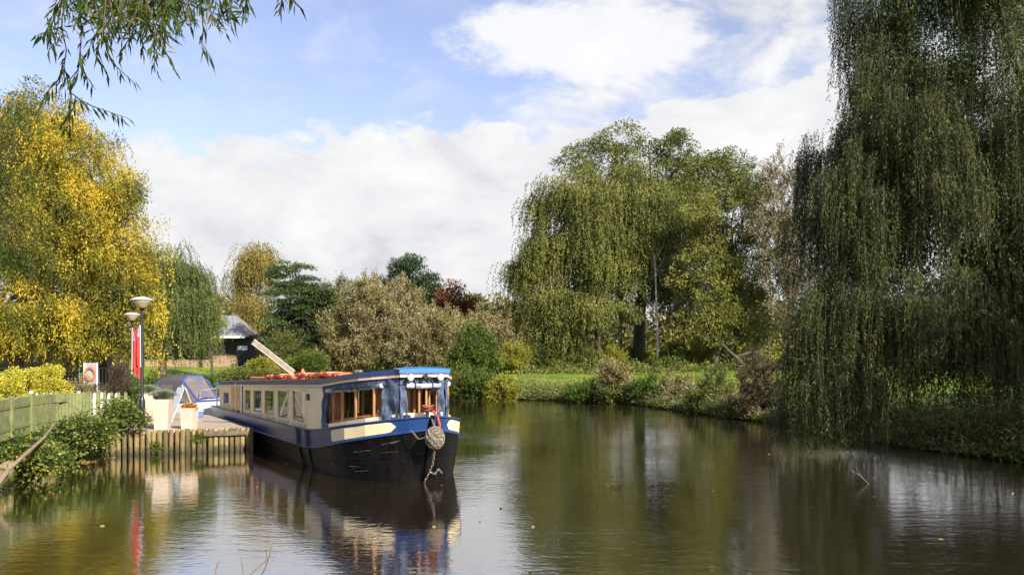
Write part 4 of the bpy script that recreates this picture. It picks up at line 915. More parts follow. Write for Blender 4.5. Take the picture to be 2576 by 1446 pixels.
# ------------------------------------------------------------------ A-board
x = (457-1288)/F*28.5; t = thing('pavement_board', 'white folding pavement board standing on the quay between the planters', 'sign board', (x, 28.5, .655), R(40))
for k in (-1, 1):
    mb = MB(); a = Vector((-.0, 0, 1.12)); b = Vector((k*.42, 0, 0)); q = [Vector((0, -.30, 1.12)), Vector((0, .30, 1.12)), Vector((k*.42, .33, 0)), Vector((k*.42, -.33, 0))]; n = Vector((1.12, 0, k*.42)).normalized()*.03*k
    mb.loft([[q[0], q[3]], [q[1], q[2]], [q[1]+n, q[2]+n], [q[0]+n, q[3]+n], [q[0], q[3]]]); mb.add([q[0], q[3], q[3]+n, q[0]+n, q[1], q[2], q[2]+n, q[1]+n], [(0, 1, 2, 3), (7, 6, 5, 4)])
    p_ = mb.build('panel', M_white, t)
    mb = MB(); mb.add([v+n*1.15 for v in (q[0].lerp(q[3], .12)+Vector((0, .05, 0)), q[1].lerp(q[2], .12)-Vector((0, .05, 0)), q[1].lerp(q[2], .62)-Vector((0, .05, 0)), q[0].lerp(q[3], .62)+Vector((0, .05, 0)))], [(0, 1, 2, 3)]); mb.build('poster', mat('faded_poster%d' % k, (.74, .76, .78), .6, (.58, .64, .70), 6), p_)
mb = MB(); mb.tube([(0, -.12, 1.13), (0, -.06, 1.19), (0, .06, 1.19), (0, .12, 1.13)], .014, 6); mb.build('handle', M_white, t)
# ------------------------------------------------------------------ lamp posts with flags
M_post = mat('black_iron', (.014, .014, .017), .35)
M_shade = mat('lamp_bowl', (.50, .40, .26), .35, (.42, .33, .2), 6)
M_cap = mat('lamp_cap', (.70, .71, .72), .4)
def lamp(lab, px, y, ztop, z0=.65):
    x = (px-1288)/F*y; t = thing('lamp_post', lab, 'lamp post', (x, y, z0), 0, 'lamp posts on the quay'); H = ztop-z0
    mb = MB(); mb.lathe([(.13, 0), (.13, .04), (.095, .07), (.09, .80), (.065, .88), (.05, .95), (.045, H-.42)], (0, 0, 0), 14); mb.build('pole', M_post, t, smooth=True)
    mb = MB(); mb.lathe([(.05, H-.42), (.07, H-.40), (.08, H-.36), (.10, H-.345)], (0, 0, 0), 16); mb.build('collar', M_post, t, smooth=True)
    mb = MB(); mb.lathe([(.09, H-.35), (.14, H-.31), (.24, H-.18), (.295, H-.115), (.30, H-.10)], (0, 0, 0), 28); mb.build('lamp_bowl', M_shade, t, smooth=True)
    mb = MB(); mb.lathe([(.325, H-.10), (.325, H-.085), (.20, H-.03), (.08, H-.002), (.01, H)], (0, 0, 0), 28); mb.build('cap', M_cap, t, smooth=True)
    return x, y
m, nt, p, o = newmat('red_flag_cloth')
p.inputs['Base Color'].default_value = (.55, .055, .045, 1); p.inputs['Roughness'].default_value = .8
tr = nt.nodes.new('ShaderNodeBsdfTranslucent'); tr.inputs[0].default_value = (.6, .07, .05, 1); mm = nt.nodes.new('ShaderNodeMixShader'); mm.inputs[0].default_value = .3
nt.links.new(p.outputs[0], mm.inputs[1]); nt.links.new(tr.outputs[0], mm.inputs[2]); nt.links.new(mm.outputs[0], o.inputs[0]); M_flag = m
M_flagblue = mat('flag_canton_cloth', (.05, .07, .25), .8, (.5, .5, .6), 8)
def flag(lab, x, y, ztop, h, w, side):
    t = thing('red_flag', lab, 'flag', (x, y, ztop), 0, 'limp red flags on the lamp posts')
    nu, nv = 14, 18; rows = []
    for j in range(nv+1):
        v = j/nv; r_ = []; wd = w*(.12+.88*v**.6)*(1-.25*max(v-.75, 0)/.25)
        for i in range(nu+1):
            u = i/nu; r_.append((side*(.05+wd*u), -.07+.055*math.sin(u*13+v*2)*(.3+.7*v), -h*v*(1-.10*(1-u))-.10*h*u*u*(v > .5)*(v-.5)*2))
        rows.append(r_)
    mb = MB(); mb.loft(rows); mb.loft([[(q[0], q[1]+.012, q[2]) for q in r_] for r_ in rows][::-1]); mb.build('cloth', M_flag, t, smooth=True)
    mb = MB(); mb.tube([(side*.03, -.055, .02), (side*.02, -.055, -h*.96)], .012, 5); mb.build('flag_staff', M_white, t)
    rr = [[(q[0], q[1]-.008, q[2]) for q in r_[1:7]] for r_ in rows[1:6]]; mb = MB(); mb.loft(rr); mb.build('canton', M_flagblue, t, smooth=True)
lx, ly = lamp('nearer and taller looking lamp post with a wide bowl lamp, at the quay edge', 357, 25.7, 4.58)
flag('brighter limp red flag hanging down the nearer lamp post', lx, ly, 3.70, 1.28, .27, -1)
lx, ly = lamp('farther lamp post showing left of the near one, its bowl lamp lower', 332, 35.8, 4.72, float(gh(-15.9, 35.8)))
flag('darker limp red flag on the farther lamp post', lx, ly, 4.05, 2.0, .42, 1)
# ------------------------------------------------------------------ fences
M_green = mat('mossy_green_fence_paint', (.21, .22, .08), .85, (.11, .13, .045), 4, .3, 20)
def lerp2(path, s):
    for a, b in zip(path[:-1], path[1:]):
        L = math.dist(a, b)
        if s <= L: return (a[0]+(b[0]-a[0])*s/L, a[1]+(b[1]-a[1])*s/L), ((b[0]-a[0])/L, (b[1]-a[1])/L)
        s -= L
    L = math.dist(path[-2], path[-1]); return path[-1], ((path[-1][0]-path[-2][0])/L, (path[-1][1]-path[-2][1])/L)
def picket(name, lab, path, z0, h, m, step, w, postev, point=True):
    O = Vector((path[0][0], path[0][1], z0)); t = thing(name, lab, 'fence', O); T = sum(math.dist(a, b) for a, b in zip(path[:-1], path[1:]))
    n = int(T/step); k = 0
    for i in range(n+1):
        (x, y), d = lerp2(path, i*step); Mx = Matrix(((d[0], -d[1], 0), (d[1], d[0], 0), (0, 0, 1))); hh = h*(1+rng.normal()*.008)
        mb = MB(); pl = [(-w/2, 0), (w/2, 0), (w/2, hh-.05), (0, hh), (-w/2, hh-.05)] if point else [(-w/2, 0), (w/2, 0), (w/2, hh), (-w/2, hh)]
        vs = [Vector((a, q, b)) for q in (-.012, .010) for a, b in pl]; L_ = len(pl); vs = [Mx @ v+Vector((x, y, z0))-O for v in vs]
        mb.add(vs, [tuple(range(L_)), tuple(range(2*L_-1, L_-1, -1))]+[(i2, L_+i2, L_+(i2+1) % L_, (i2+1) % L_) for i2 in range(L_)]); mb.build('picket', m, t)
    for hz in (.22, .76):
        mb = MB(); pts = [lerp2(path, T*i/12)[0] for i in range(13)]
        for a, b in zip(pts[:-1], pts[1:]): mb.beam(Vector((a[0], a[1], z0+h*hz))-O+Vector((.0, .035, 0)), Vector((b[0], b[1], z0+h*hz))-O+Vector((0, .035, 0)), .035, .075)
        mb.build('rail', m, t)
    s = 0
    while s <= T+.01:
        (x, y), d = lerp2(path, s); mb = MB(); mb.box(Vector((x, y+.07, z0+h*.52))-O, (.09, .09, h*1.04), bev=.008); mb.build('fence_post', m, t); s += postev
    return t
picket('picket_fence', 'weathered green picket fence curving along the left bank behind the brambles', [(-10.9, 16.6), (-11.35, 18.5), (-12.3, 21.8), (-12.55, 23.6), (-12.1, 24.5)], .82, .95, M_green, .108, .095, 1.75)
picket('picket_fence', 'gappy green picket fence running on to the lamp post above the brambles', [(-12.1, 24.9), (-11.25, 25.15)], .70, 1.05, M_green, .19, .09, .9)
picket('white_fence', 'white picket fence half hidden by brambles left of the lamp post', [(-15.2, 26.9), (-12.3, 26.6)], .66, 1.0, M_white, .24, .085, 1.6)
# ------------------------------------------------------------------ railings, pavilion, terrace at the back left
M_rail = mat('grey_railing', (.32, .34, .36), .5)
def railing(lab, a, b, z0, h):
    O = Vector((a[0], a[1], z0)); t = thing('metal_railing', lab, 'railing', O); L_ = math.dist(a, b); n = int(L_/.18); n = min(n, 98)
    for i in range(n+1):
        x = a[0]+(b[0]-a[0])*i/n-O.x; y = a[1]+(b[1]-a[1])*i/n-O.y; mb = MB(); mb.tube([(x, y, 0), (x, y, h)], .013 if i % 8 else .03, 5); mb.build('baluster' if i % 8 else 'railing_post', M_rail, t)
    for hz in (.08, h): mb = MB(); mb.beam((0, 0, hz), (b[0]-O.x, b[1]-O.y, hz), .04, .04); mb.build('rail', M_rail, t)
railing('grey metal railing along the terrace behind the yellow tree trunk', (-31, 46), (-20.8, 46), 1.2, 1.15)
mb = MB(); mb.prism([(-36, 45.6), (-20.4, 45.6), (-20.4, 54), (-36, 54)], .3, 1.2); o = mb.build('terrace', M_paving); tag(o, kind='structure')
M_dkw = mat('dark_stained_boards', (.030, .026, .024), .7, (.018, .016, .015), 3, stretch=(8, 8, .4))
M_brick = newmat('buff_brick')[0]; nt = M_brick.node_tree; p = nt.nodes['Principled BSDF']
bk = nt.nodes.new('ShaderNodeTexBrick'); t_ = nt.nodes.new('ShaderNodeTexCoord'); sp = nt.nodes.new('ShaderNodeSeparateXYZ'); cb = nt.nodes.new('ShaderNodeCombineXYZ'); ad = nt.nodes.new('ShaderNodeMath')
nt.links.new(t_.outputs['Object'], sp.inputs[0]); nt.links.new(sp.outputs[0], ad.inputs[0]); nt.links.new(sp.outputs[1], ad.inputs[1]); nt.links.new(ad.outputs[0], cb.inputs[0]); nt.links.new(sp.outputs[2], cb.inputs[1]); nt.links.new(cb.outputs[0], bk.inputs[0])
bk.inputs['Color1'].default_value = (.36, .21, .11, 1); bk.inputs['Color2'].default_value = (.24, .14, .08, 1); bk.inputs['Mortar'].default_value = (.34, .28, .21, 1); bk.inputs['Scale'].default_value = 1; bk.inputs['Brick Width'].default_value = .26; bk.inputs['Row Height'].default_value = .12; bk.inputs['Mortar Size'].default_value = .012
nt.links.new(bk.outputs[0], p.inputs['Base Color']); p.inputs['Roughness'].default_value = .9
M_slate = mat('pale_metal_roof', (.24, .24, .25), .5, (.18, .18, .19), 2, stretch=(6, 1, 1))
M_wglass = mat('dark_window_glass', (.015, .018, .022), .08)
# the terrace restaurant
t = thing('restaurant', 'dark boarded riverside building behind the yellow tree and the railing', 'building', (-31.2, 51, 1.2))
mb = MB(); mb.box((0, 1.5, 1.55), (14, 3, 3.1)); mb.build('wall', M_dkw, t)
mb = MB(); mb.prism([(-2.2, 3.1), (4.2, 3.1), (1.4, 4.4)], -7.3, 7.3, Matrix(((0, 0, 1), (1, 0, 0), (0, 1, 0)))); mb.build('roof', M_slate, t)
for k in range(6):
    x = -5.6+k*2.1; mb = MB(); mb.box((x, -.02, 1.35), (1.5, .08, 2.0)); w_ = mb.build('window', M_rail, t); mb = MB(); mb.box((x, -.075, 1.35), (1.36, .02, 1.86)); mb.build('pane', M_wglass, w_)
for x in (-4.5, .35, 4.9): mb = MB(); mb.box((x, -2.0, 1.5), (.35, .35, 3.0)); mb.build('brick_pillar', M_brick, t)
# pavilion
t = thing('pavilion', 'boathouse pavilion with dark boarded walls and a pale grey roof beyond the lawn', 'building', (W(572, 915, 86).x, 86, 2.3))
k = 88/F
mb = MB(); mb.box((.3, 3.0, 1.6), (4.6, 5.5, 3.2)); mb.build('wall', M_dkw, t)
mb = MB(); mb.loft([[(-3.6, -1.6, 3.0), (2.2, -1.6, 3.0)], [(-3.6, 2.2, 5.3), (.2, 2.2, 5.3)], [(-3.6, 7, 3.0), (2.2, 7, 3.0)]]); mb.add([(2.2, -1.6, 3.0), (.2, 2.2, 5.3), (2.2, 7, 3.0)], [(0, 2, 1)]); mb.build('roof', M_slate, t)
mb = MB(); mb.box((-.7, -1.62, 2.93), (5.9, .14, .2)); mb.build('gutter', M_white, t)
for a, w_ in ((-1.6, .9), (-.6, .8)):
    mb = MB(); mb.box((a, .2, 1.2), (w_, .1, 2.0)); q = mb.build('window', M_wood2, t); mb = MB(); mb.box((a, .14, 1.2), (w_-.14, .03, 1.85)); mb.build('pane', M_wglass, q)
mb = MB(); mb.box((1.45, .18, 1.9), (1.0, .06, .45)); mb.build('notice', M_white, t)
mb = MB(); mb.box((2.9, .6, .45), (2.2, .1, .9)); mb.build('timber_fence', M_wood2, t)
for a, b, h, lab in ((367, 498, .75, 'long low buff brick wall on the lawn behind the weeping willow'), (508, 600, 1.05, 'taller buff brick wall in front of the boathouse pavilion')):
    y = 84; x0 = (a-1288)/F*y; x1 = (b-1288)/F*y; z = float(gh((x0+x1)/2, y)); t = thing('brick_wall', lab, 'wall', ((x0+x1)/2, y, z-.15)); L_ = x1-x0
    if b == 600:
        mb = MB(); mb.box((.5, 0, .62), (L_-1.3, .35, 1.24)); mb.build('wall', M_brick, t); mb = MB(); mb.box((-L_/2+.5, -.003, .42), (.85, .35, .84)); mb.build('low_end', M_brick, t)
        mb = MB(); mb.box((.5, 0, 1.27), (L_-1.2, .42, .06)); mb.build('coping', M_log, t)
    else: mb = MB(); mb.box((0, 0, h/2), (L_, .35, h)); mb.build('wall', M_brick, t); mb = MB(); mb.box((0, 0, h+.03), (L_+.1, .42, .06)); mb.build('coping', M_log, t)
# closed parasol
x = (200-1288)/F*43; t = thing('parasol', 'white parasol half folded behind the drooping yellow leaves', 'parasol', (x, 43, .7))
t.scale = (1.1, 1.1, 1.12)
mb = MB(); mb.tube([(0, 0, 0), (0, 0, 3.3)], .025, 8); mb.build('pole', M_rail, t)
mb = MB(); rows = []
for z, r_ in ((3.25, .03), (2.9, .22), (2.5, .42), (2.15, .56)): rows.append([((r_*(1+.18*(k % 2)))*math.cos(k*math.pi/8), (r_*(1+.18*(k % 2)))*math.sin(k*math.pi/8), z) for k in range(16)])
mb.loft(rows, True); mb.build('canopy', mat('white_canvas', (.80, .76, .70), .8), t)
# life ring on its white stand
x = (228-1288)/F*34; t = thing('life_ring_stand', 'white stand with an orange life ring left of the cone shaped shrub', 'life ring stand', (x, 34, .65)); t.scale = (.8, .8, .98)
for a in (-.32, .32): mb = MB(); mb.tube([(a, 0, 0), (a, 0, 2.0)], .04, 8); mb.build('stand_post', M_white, t)
mb = MB(); mb.box((0, .03, 1.55), (.6, .03, .9)); mb.build('back_board', M_rail, t)
mb = MB(); mb.tube([(.25*math.cos(a), -.06, 1.55+.25*math.sin(a)) for a in np.linspace(0, 2*math.pi, 25)[:-1]], .055, 8, closed=True); mb.build('ring', M_orange, t, smooth=True)
# bench with arched back
x = (388-1288)/F*33.5; t = thing('metal_bench', 'black metal seat with a looped back beyond the lamp post', 'bench', (x, 33.2, .655))
mb = MB()
for k in range(3): mb.tube([(-.45+.3*k+.14*math.cos(a), .22, .85+.14*math.sin(a)) for a in np.linspace(0, math.pi, 8)], .018, 6)
mb.tube([(-.6, .22, .85), (.6, .22, .85)], .02, 6); mb.build('backrest', M_post, t)
mb = MB(); mb.box((0, 0, .44), (1.2, .42, .04)); mb.build('seat', M_post, t)
for a in (-.55, .55):
    for b in (-.18, .2): mb = MB(); mb.tube([(a, b, 0), (a, b, .85 if b > 0 else .43)], .022, 6); mb.build('leg', M_post, t)
# blue crate near the cruiser
x = (512-1288)/F*31; t = thing('crate', 'small blue crate on the quay beside the stern of the trip boat', 'crate', (x-.1, 30.6, .655), .3)
mb = MB(); mb.box((0, 0, .11), (.42, .30, .20), taper=1.08, bev=.01); mb.build('body', mat('blue_plastic', (.10, .18, .55), .4), t); mb = MB(); mb.box((0, 0, .225), (.48, .35, .025), bev=.008); mb.build('lid', M_white, t)
mb = MB(); x = (470-1288)/F*33
# ------------------------------------------------------------------ the moored cruiser with its canvas hood
M_hood = mat('grey_blue_hood', (.06, .055, .065), .8, (.07, .065, .07), 5)
M_vinyl = mat('clear_vinyl', (.17, .14, .12), .15, (.11, .09, .08), 3)
M_bluec = mat('blue_hood_trim', (.05, .10, .40), .7)
c = thing('cabin_cruiser', 'small white cabin cruiser with a dark blue edged canvas hood moored behind the quay', 'boat', (-13.75, 36.2, 0), R(-24))
c.scale = (.80, .80, .92)
mb = MB(); rows = []
for s in np.linspace(0, 1, 14):
    xx = -2.0+5.0*s; b_ = 1.12*(1-max((s-.45)/.55, 0)**2.2); z1 = .95+.25*s; rows.append([(xx, -b_, z1), (xx-.05, -b_*.92, .4), (xx-.1, -b_*.6, -.2), (xx-.1, b_*.6, -.2), (xx-.05, b_*.92, .4), (xx, b_, z1)])
mb.loft(rows); mb.add(rows[0], [(0, 1, 2, 3, 4, 5)]); mb.build('hull', M_white, c, smooth=True)
mb = MB(); mb.loft([[(r_[0][0], r_[0][1], r_[0][2]+.01), (r_[0][0], 0, r_[0][2]+.08), (r_[5][0], r_[5][1], r_[5][2]+.01)] for r_ in rows]); mb.build('deck', M_white, c)
for k in (0, 5): mb = MB(); mb.tube([r_[k] for r_ in rows], .045, 6); mb.build('fender_strip', M_bluec, c, smooth=True)
H0, H1 = 1.0, 2.28; hood = [(-2.0, 1.0, .95), (-1.7, 1.95, .92), (-1.2, 2.22, .86), (-.3, 2.30, .84), (.5, 2.22, .82)]
mb = MB(); rr = []
for xx, z, b_ in hood: rr.append([(xx, -1.08, H0), (xx, -b_, z-.22 if z > 1.3 else z), (xx, -b_*.6, z), (xx, b_*.6, z), (xx, b_, z-.22 if z > 1.3 else z), (xx, 1.08, H0)])
mb.loft(rr); mb.build('hood', M_hood, c, smooth=True)
mb = MB(); mb.loft([[rr[-1][k] for k in range(6)], [(1.35, -.8, 1.15), (1.35, -.78, 1.18), (1.4, -.4, 1.25), (1.4, .4, 1.25), (1.35, .78, 1.18), (1.35, .8, 1.15)]]); mb.build('windscreen', M_vinyl, c)
for xx in (-1.35, -.4): mb = MB(); mb.box((xx, -1.065, 1.5), (.78, .03, .7), bev=.01); mb.build('side_window', M_vinyl, c)
mb = MB()
for y_ in (-.9, -.45, 0, .45, .9): mb.tube([(.5, y_*.92, 2.24-.2*abs(y_)), (1.4, y_*.86, 1.22)], .035, 6)
mb.tube([rr[-1][k] for k in range(6)], .04, 6); mb.tube([(rr[1][0][0], -1.09, H0), (-1.0, -1.0, 2.0)], .03, 5); mb.build('hood_trim', M_bluec, c)
mb = MB(); mb.tube([(1.5, -.7, 1.2), (1.6, -.7, 1.6), (2.6, -.2, 1.75), (2.9, 0, 1.75), (2.6, .2, 1.75), (1.6, .7, 1.6), (1.5, .7, 1.2)], .02, 6); mb.build('bow_rail', M_rail, c)
# ------------------------------------------------------------------ shrubs and banks on the left
plant('golden_bush', 'clipped rounded golden yellow bush behind the green picket fence', 'bush', 84, 28.5,
      [('foliage', L_bush, lambda: broad(LW([(40, 978, 62, 48), (110, 968, 55, 46), (75, 985, 80, 50), (140, 990, 34, 36), (0, 990, 60, 40)], 28.5), 330, 95, .20, .065, .045, droop=-.3, lo=.75))], bark=M_twig, r0=.05, limbn=12)
plant('cone_shrub', 'cone shaped dark brownish shrub left of the lamp post', 'shrub', 300, 31,
      [('foliage', L_brown, lambda: broad(LW([(300, 965, 27, 40), (302, 935, 17, 30), (300, 990, 32, 30)], 31), 70, 110, .2, .05, .028, up=.6))], bark=M_twig, r0=.03, limbn=8)
plant('leafy_shrub', 'yellowing leafy shrub wrapped round the foot of the lamp post', 'shrub', 335, 27,
      [('foliage', L_green, lambda: broad(LW([(340, 985, 16, 30), (325, 1010, 22, 28)], 27), 30, 80, .15, .06, .035, up=.3))], bark=M_twig, r0=.02, limbn=6)
plant('pink_shrub', 'dry pinkish flowering shrub right of the golden bush', 'shrub', 200, 29,
      [('foliage', L_tan, lambda: broad(LW([(195, 968, 32, 26), (225, 985, 30, 22)], 29), 45, 60, .2, .06, .03, up=.5))], bark=M_twig, r0=.02, limbn=8)
for lab, px, y, lb, lm in (
        ('round clipped yellow green bush on the lawn left of the gangplank', 655, 66, [(650, 922, 24, 20), (672, 928, 24, 16), (640, 935, 20, 14)], L_lime),
        ('dense bright green shrub just right of the raised gangplank', 778, 64, [(770, 915, 42, 28), (800, 920, 32, 24), (745, 925, 30, 20)], L_green),
        ('low ragged hedge under the round clipped bush beyond the boat roof', 620, 62, [(600, 943, 40, 12), (650, 945, 50, 12), (700, 945, 45, 13)], L_central),
        ('dark green thicket at the foot of the layered pine', 740, 76, [(740, 890, 60, 34), (700, 870, 40, 40), (800, 895, 55, 30)], L_central2),
        ('low green hedge along the lawn behind the black metal seat', 395, 55, [(392, 960, 34, 22), (430, 965, 40, 20), (470, 962, 40, 20), (520, 962, 40, 18)], L_green)):
    plant('garden_shrub', lab, 'shrub', px, y, [('foliage', lm, lambda: broad(LW(lb, y), 150, 70, .40, .14, .07, up=.2))], bark=M_twig, r0=.06, limbn=8)
# far bank shrubs
BK = [('dark leafy shrub hanging over the water right beside the boat canopy', 1155, 960, 40, 40, 60, L_central2), ('pale green nettle clump on the far bank right of the boat', 1205, 965, 38, 35, 59.5, L_green),
      ('yellow green bramble mound low on the far bank below the alder', 1262, 975, 45, 26, 59, L_lime), ('yellowish shrub behind the lawn left of the weeping tree', 1290, 895, 45, 32, 80, L_lime),
      ('dark rounded shrub under the left side of the weeping tree', 1380, 895, 60, 42, 84, L_central2), ('shadowy shrub with yellow tips at the foot of the weeping tree', 1450, 890, 55, 45, 85, L_central2),
      ('orange tinged shrub left of the thick dark trunk', 1545, 905, 40, 35, 84, L_lime), ('ivy like dark shrub against the thick dark trunk', 1600, 900, 32, 32, 90, L_central2),
      ('light green bush right of the white birch stem', 1700, 895, 45, 38, 84, L_green), ('yellow green bush beneath the sunlit tree', 1770, 890, 45, 40, 84, L_lime),
      ('dull green thicket behind the leaning trunk', 1860, 880, 60, 50, 90, L_central), ('brown twiggy bush standing on the bank edge before the thick trunk', 1545, 945, 38, 36, 56, L_tan),
      ('green bramble mound at the water beneath the brown twiggy bush', 1480, 985, 60, 25, 57, L_green), ('dark bramble overhang in the middle of the far bank', 1560, 990, 55, 26, 55.5, L_central2),
      ('fresh green clump of bank plants below the white birch', 1640, 975, 50, 32, 54, L_green), ('russet bank plants right of the fresh green clump', 1705, 975, 42, 32, 51, L_tan),
      ('grey green waterside bush left of the big brown bush', 1800, 975, 48, 52, 44, L_central), ('large dark brown bush beside the great willow', 1915, 962, 62, 84, 38.8, L_brown),
      ('low dark brambles at the waterline below the grey green bush', 1775, 1015, 50, 26, 44.5, L_central2), ('dark tangle at the waterline below the big brown bush', 1880, 1030, 60, 26, 40, L_central2),
      ('shaded undergrowth on the bank behind the great willow', 2060, 1010, 100, 60, 35, L_central2), ('shaded waterside brambles under the great willow', 2220, 1060, 90, 50, 30.5, L_central2),
      ('dark bramble bank at the right edge under the great willow', 2450, 1090, 130, 42, 26.5, L_central2)]
for i, (lab, px, py, rx, ry, y, lm) in enumerate(BK):
    k = y/F; rw = rx*k; n = int(90+34*rw*ry*k)
    plant('bank_shrub', lab, 'shrub', px, y+.5, [('foliage', lm, lambda: sprays(LW([(px, py, rx, ry, .4), (px-rx*.5, py+ry*.35, rx*.5, ry*.6, .2), (px+rx*.5, py+ry*.3, rx*.5, ry*.65, .2)], y), int(n*1.1), 8, .95 if y > 45 else .7, .14 if y > 45 else .09, .06 if y > 45 else .042, up=.55))], bark=M_twig, r0=.04, limbn=9, group='shrubs along the far bank')
# undergrowth mass along the whole far bank
def mass(pathp, step, inward, lm, name, lab, cat, h, L, Wd, per=1, jit=1.0):
    pts = np.array(along(pathp, step)); pts = np.repeat(pts, per, 0); n = len(pts); pts = pts+rng.normal(size=(n, 2))*jit*.5
    sdv_ = sdist(pts[:, 0], pts[:, 1]); keep = (sdv_ > inward[0]) & (sdv_ < inward[1]); pts = pts[keep]; n = len(pts); z = np.maximum(gh(pts[:, 0], pts[:, 1]), 0)
    hh = h*(.12+.88*(.5+.5*np.sin(pts[:, 0]*1.3+pts[:, 1]*.7)*np.sin(pts[:, 0]*.47-pts[:, 1]*.31+1))**1.5*rng.uniform(.3, 1.3, n)); t = rng.uniform(0, 1, n)**.8
    P = np.stack([pts[:, 0], pts[:, 1], z+hh*t], 1); D = rng.normal(size=(n, 3)); D[:, 2] = abs(D[:, 2])*.9+.2
    o = quads(name, leaves(P, D, L, Wd), lm); tag(o, lab, cat, kind='stuff')
far = [(-24, 70), (-22.7, 71.5), (-12.7, 70), (-4.5, 65), (3, 60), (8, 54.7), (10.6, 40.5), (11.6, 37.2), (11.9, 31), (12.6, 26), (13.6, 21.9), (17, 15)]
mass(far, .01, (-.5, 2.2), L_green, 'bank_undergrowth', 'tangle of green weeds along the far water edge', 'undergrowth', .8, .16, .06, per=5, jit=1.6)
mass(far, .01, (-.45, 2.8), L_tan, 'bank_undergrowth', 'dry buff grasses and seed heads along the far bank', 'undergrowth', 1.3, .20, .040, per=5, jit=2.2)
mass(far, .01, (-.6, .6), L_central2, 'bank_undergrowth', 'dark brambles trailing to the water along the far bank', 'undergrowth', .5, .15, .07, per=3, jit=1.0)
# the strip of growth under the riverside trees
mass([(-8, 86), (4, 84), (12, 84), (22, 82), (30, 78)], .01, (2, 80), L_central2, 'woodland_undergrowth', 'shaded undergrowth beneath the riverside trees', 'undergrowth', 1.5, .30, .13, per=6, jit=6)
mass([(-8, 98), (4, 97), (12, 97), (22, 96), (40, 94)], .01, (2, 80), L_lime, 'woodland_undergrowth', 'yellow green undergrowth glowing behind the riverside trunks', 'undergrowth', 5.0, .36, .16, per=5, jit=5)
# ------------------------------------------------------------------ brambles over the near left bank
for lab, px, lb, y, n in (
        ('dense bramble mound trailing over the palisade at the far left', 60, [(55, 1142, 75, 38), (20, 1178, 60, 40), (115, 1158, 60, 34)], 18.6, 300),
        ('bramble thicket in front of the green picket fence', 190, [(150, 1090, 55, 34), (205, 1078, 58, 32), (250, 1088, 50, 36), (180, 1118, 60, 28)], 22.2, 300),
        ('bramble spilling over the log palisade left of the lamp post', 310, [(305, 1040, 50, 30), (343, 1055, 25, 22), (280, 1070, 38, 28)], 23.9, 150)):
    plant('bramble_bush', lab, 'bramble', px, y+.3, [('foliage', L_bramble, lambda: broad(LW([l+(0, .8) for l in lb], y), n, 17, .22, .085, .060, up=.3, lo=.2))], bark=M_twig, r0=.025, limbn=22, group='brambles on the near left bank', bend=.5)
for lab, px, py, y in (('small green fern clump growing from the logs below the planter', 392, 1122, 24.35), ('tiny weed tuft on the logs right of the fern clump', 500, 1098, 24.85), ('weed clump at the foot of the logs left of the fern clump', 255, 1130, 23.45)):
    P = np.array(W(px, py, y)); n = 260; t = thing('log_wall_weed', lab, 'weed', P); d = unit(rng.normal(size=(n, 3))); d[:, 1] = -abs(d[:, 1]); quads('leaves', leaves(d*np.array([.28, .18, .16])*rng.uniform(0, 1, (n, 1)), d+rng.normal(size=(n, 3))*.4, .07, .03), L_green, t)
# a long bare bough slanting out of the brambles at the far left
mb = MB(); mb.tube([W(-60, 1290, 15.5), W(20, 1180, 16.3), W(110, 1100, 18.5), W(140, 1060, 19.5)], [.05, .045, .03, .012], 7); mb.tube([W(20, 1180, 16.3), W(-20, 1175, 16.6), W(-60, 1195, 16.8)], [.03, .02, .01], 6)
o = mb.build('bare_bough', M_dead, smooth=True); tag(o, 'bare grey bough slanting up through the brambles at the far left', 'branch')
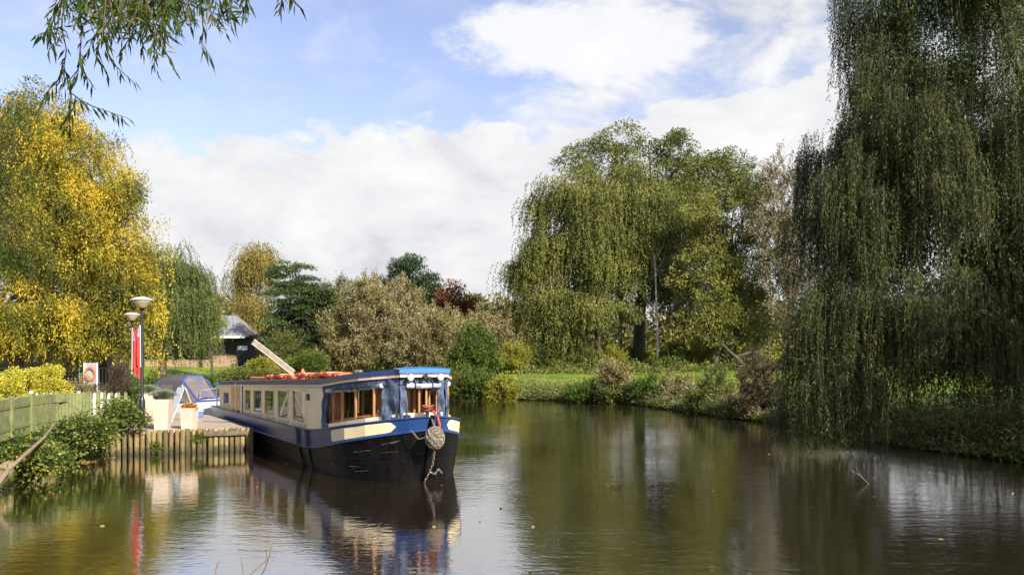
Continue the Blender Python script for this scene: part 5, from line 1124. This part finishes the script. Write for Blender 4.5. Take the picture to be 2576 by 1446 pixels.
# dead reeds and twigs in the shallows
for lab, pts in (('curved bare twig rising from the water below the boat reflection', [(655, 1446, 10.3), (668, 1425, 10.25), (680, 1390, 10.2), (683, 1372, 10.2), (676, 1352, 10.2)]),
                 ('thin slanting twig in the water left of the curved twig', [(620, 1450, 10.3), (650, 1425, 10.3), (672, 1405, 10.3)]),
                 ('upright thin reed stalk at the bottom of the water, left of the slanting twig', [(614, 1455, 10.3), (610, 1420, 10.3), (606, 1395, 10.3)]),
                 ('dark curled dead stalk at the bottom edge of the water', [(545, 1460, 10.3), (543, 1430, 10.3), (548, 1415, 10.3), (555, 1408, 10.3)]),
                 ('forked pale twig floating below the great willow', [(2188, 1216, 18.2), (2165, 1195, 18.2), (2142, 1182, 18.2)])):
    P = [W(*q) for q in pts]; P[0].z = min(P[0].z, -.02); base = P[0].copy(); mb = MB(); mb.tube([q-base for q in P], [.008]*(len(P)-1)+[.004], 5)
    if 'forked' in lab: mb.tube([P[1]-base, W(2152, 1172, 18.2)-base], [.006, .003], 5)
    if 'curved' in lab: mb.tube([P[2]-base, W(668, 1378, 10.2)-base], [.004, .002], 4)
    o = mb.build('bare_twig', M_dead); o.location = base; tag(o, lab, 'twig')
# long grass along the near shore edges and leaf litter at the palisade foot
mass([(-9.0, 9), (-9.3, 12), (-10.4, 17.4), (-11.6, 21), (-12.2, 23.4)], .004, (-.1, 2.4), L_green, 'bank_grass', 'rough grass on the near left bank below the picket fence', 'grass', .45, .16, .018, per=6, jit=1.3)
P = np.stack([rng.uniform(-12.3, -10.9, 900), rng.uniform(22.0, 23.4, 900), rng.uniform(.005, .02, 900)], 1); k = sdist(P[:, 0], P[:, 1]) < 0; P = P[k]
D = rng.normal(size=P.shape)*np.array([1, 1, .08]); o = quads('floating_leaves', leaves(P, D, .07, .04), L_gold); tag(o, 'fallen leaves floating against the foot of the log palisade', 'leaves', kind='stuff')

def litter(n, x0, x1, y0, y1, nm, lab, keep=lambda sd: sd < -.1):
    P = np.stack([rng.uniform(x0, x1, n), rng.uniform(y0, y1, n), rng.uniform(.004, .010, n)], 1); P = P[keep(sdist(P[:, 0], P[:, 1]))]
    D = rng.normal(size=P.shape)*np.array([1, 1, .04]); o = quads(nm, leaves(P, D, .065, .035), L_gold); tag(o, lab, 'leaves', kind='stuff')
litter(110, -10, 12, 10, 40, 'floating_leaves', 'scattered fallen leaves floating over the open river')
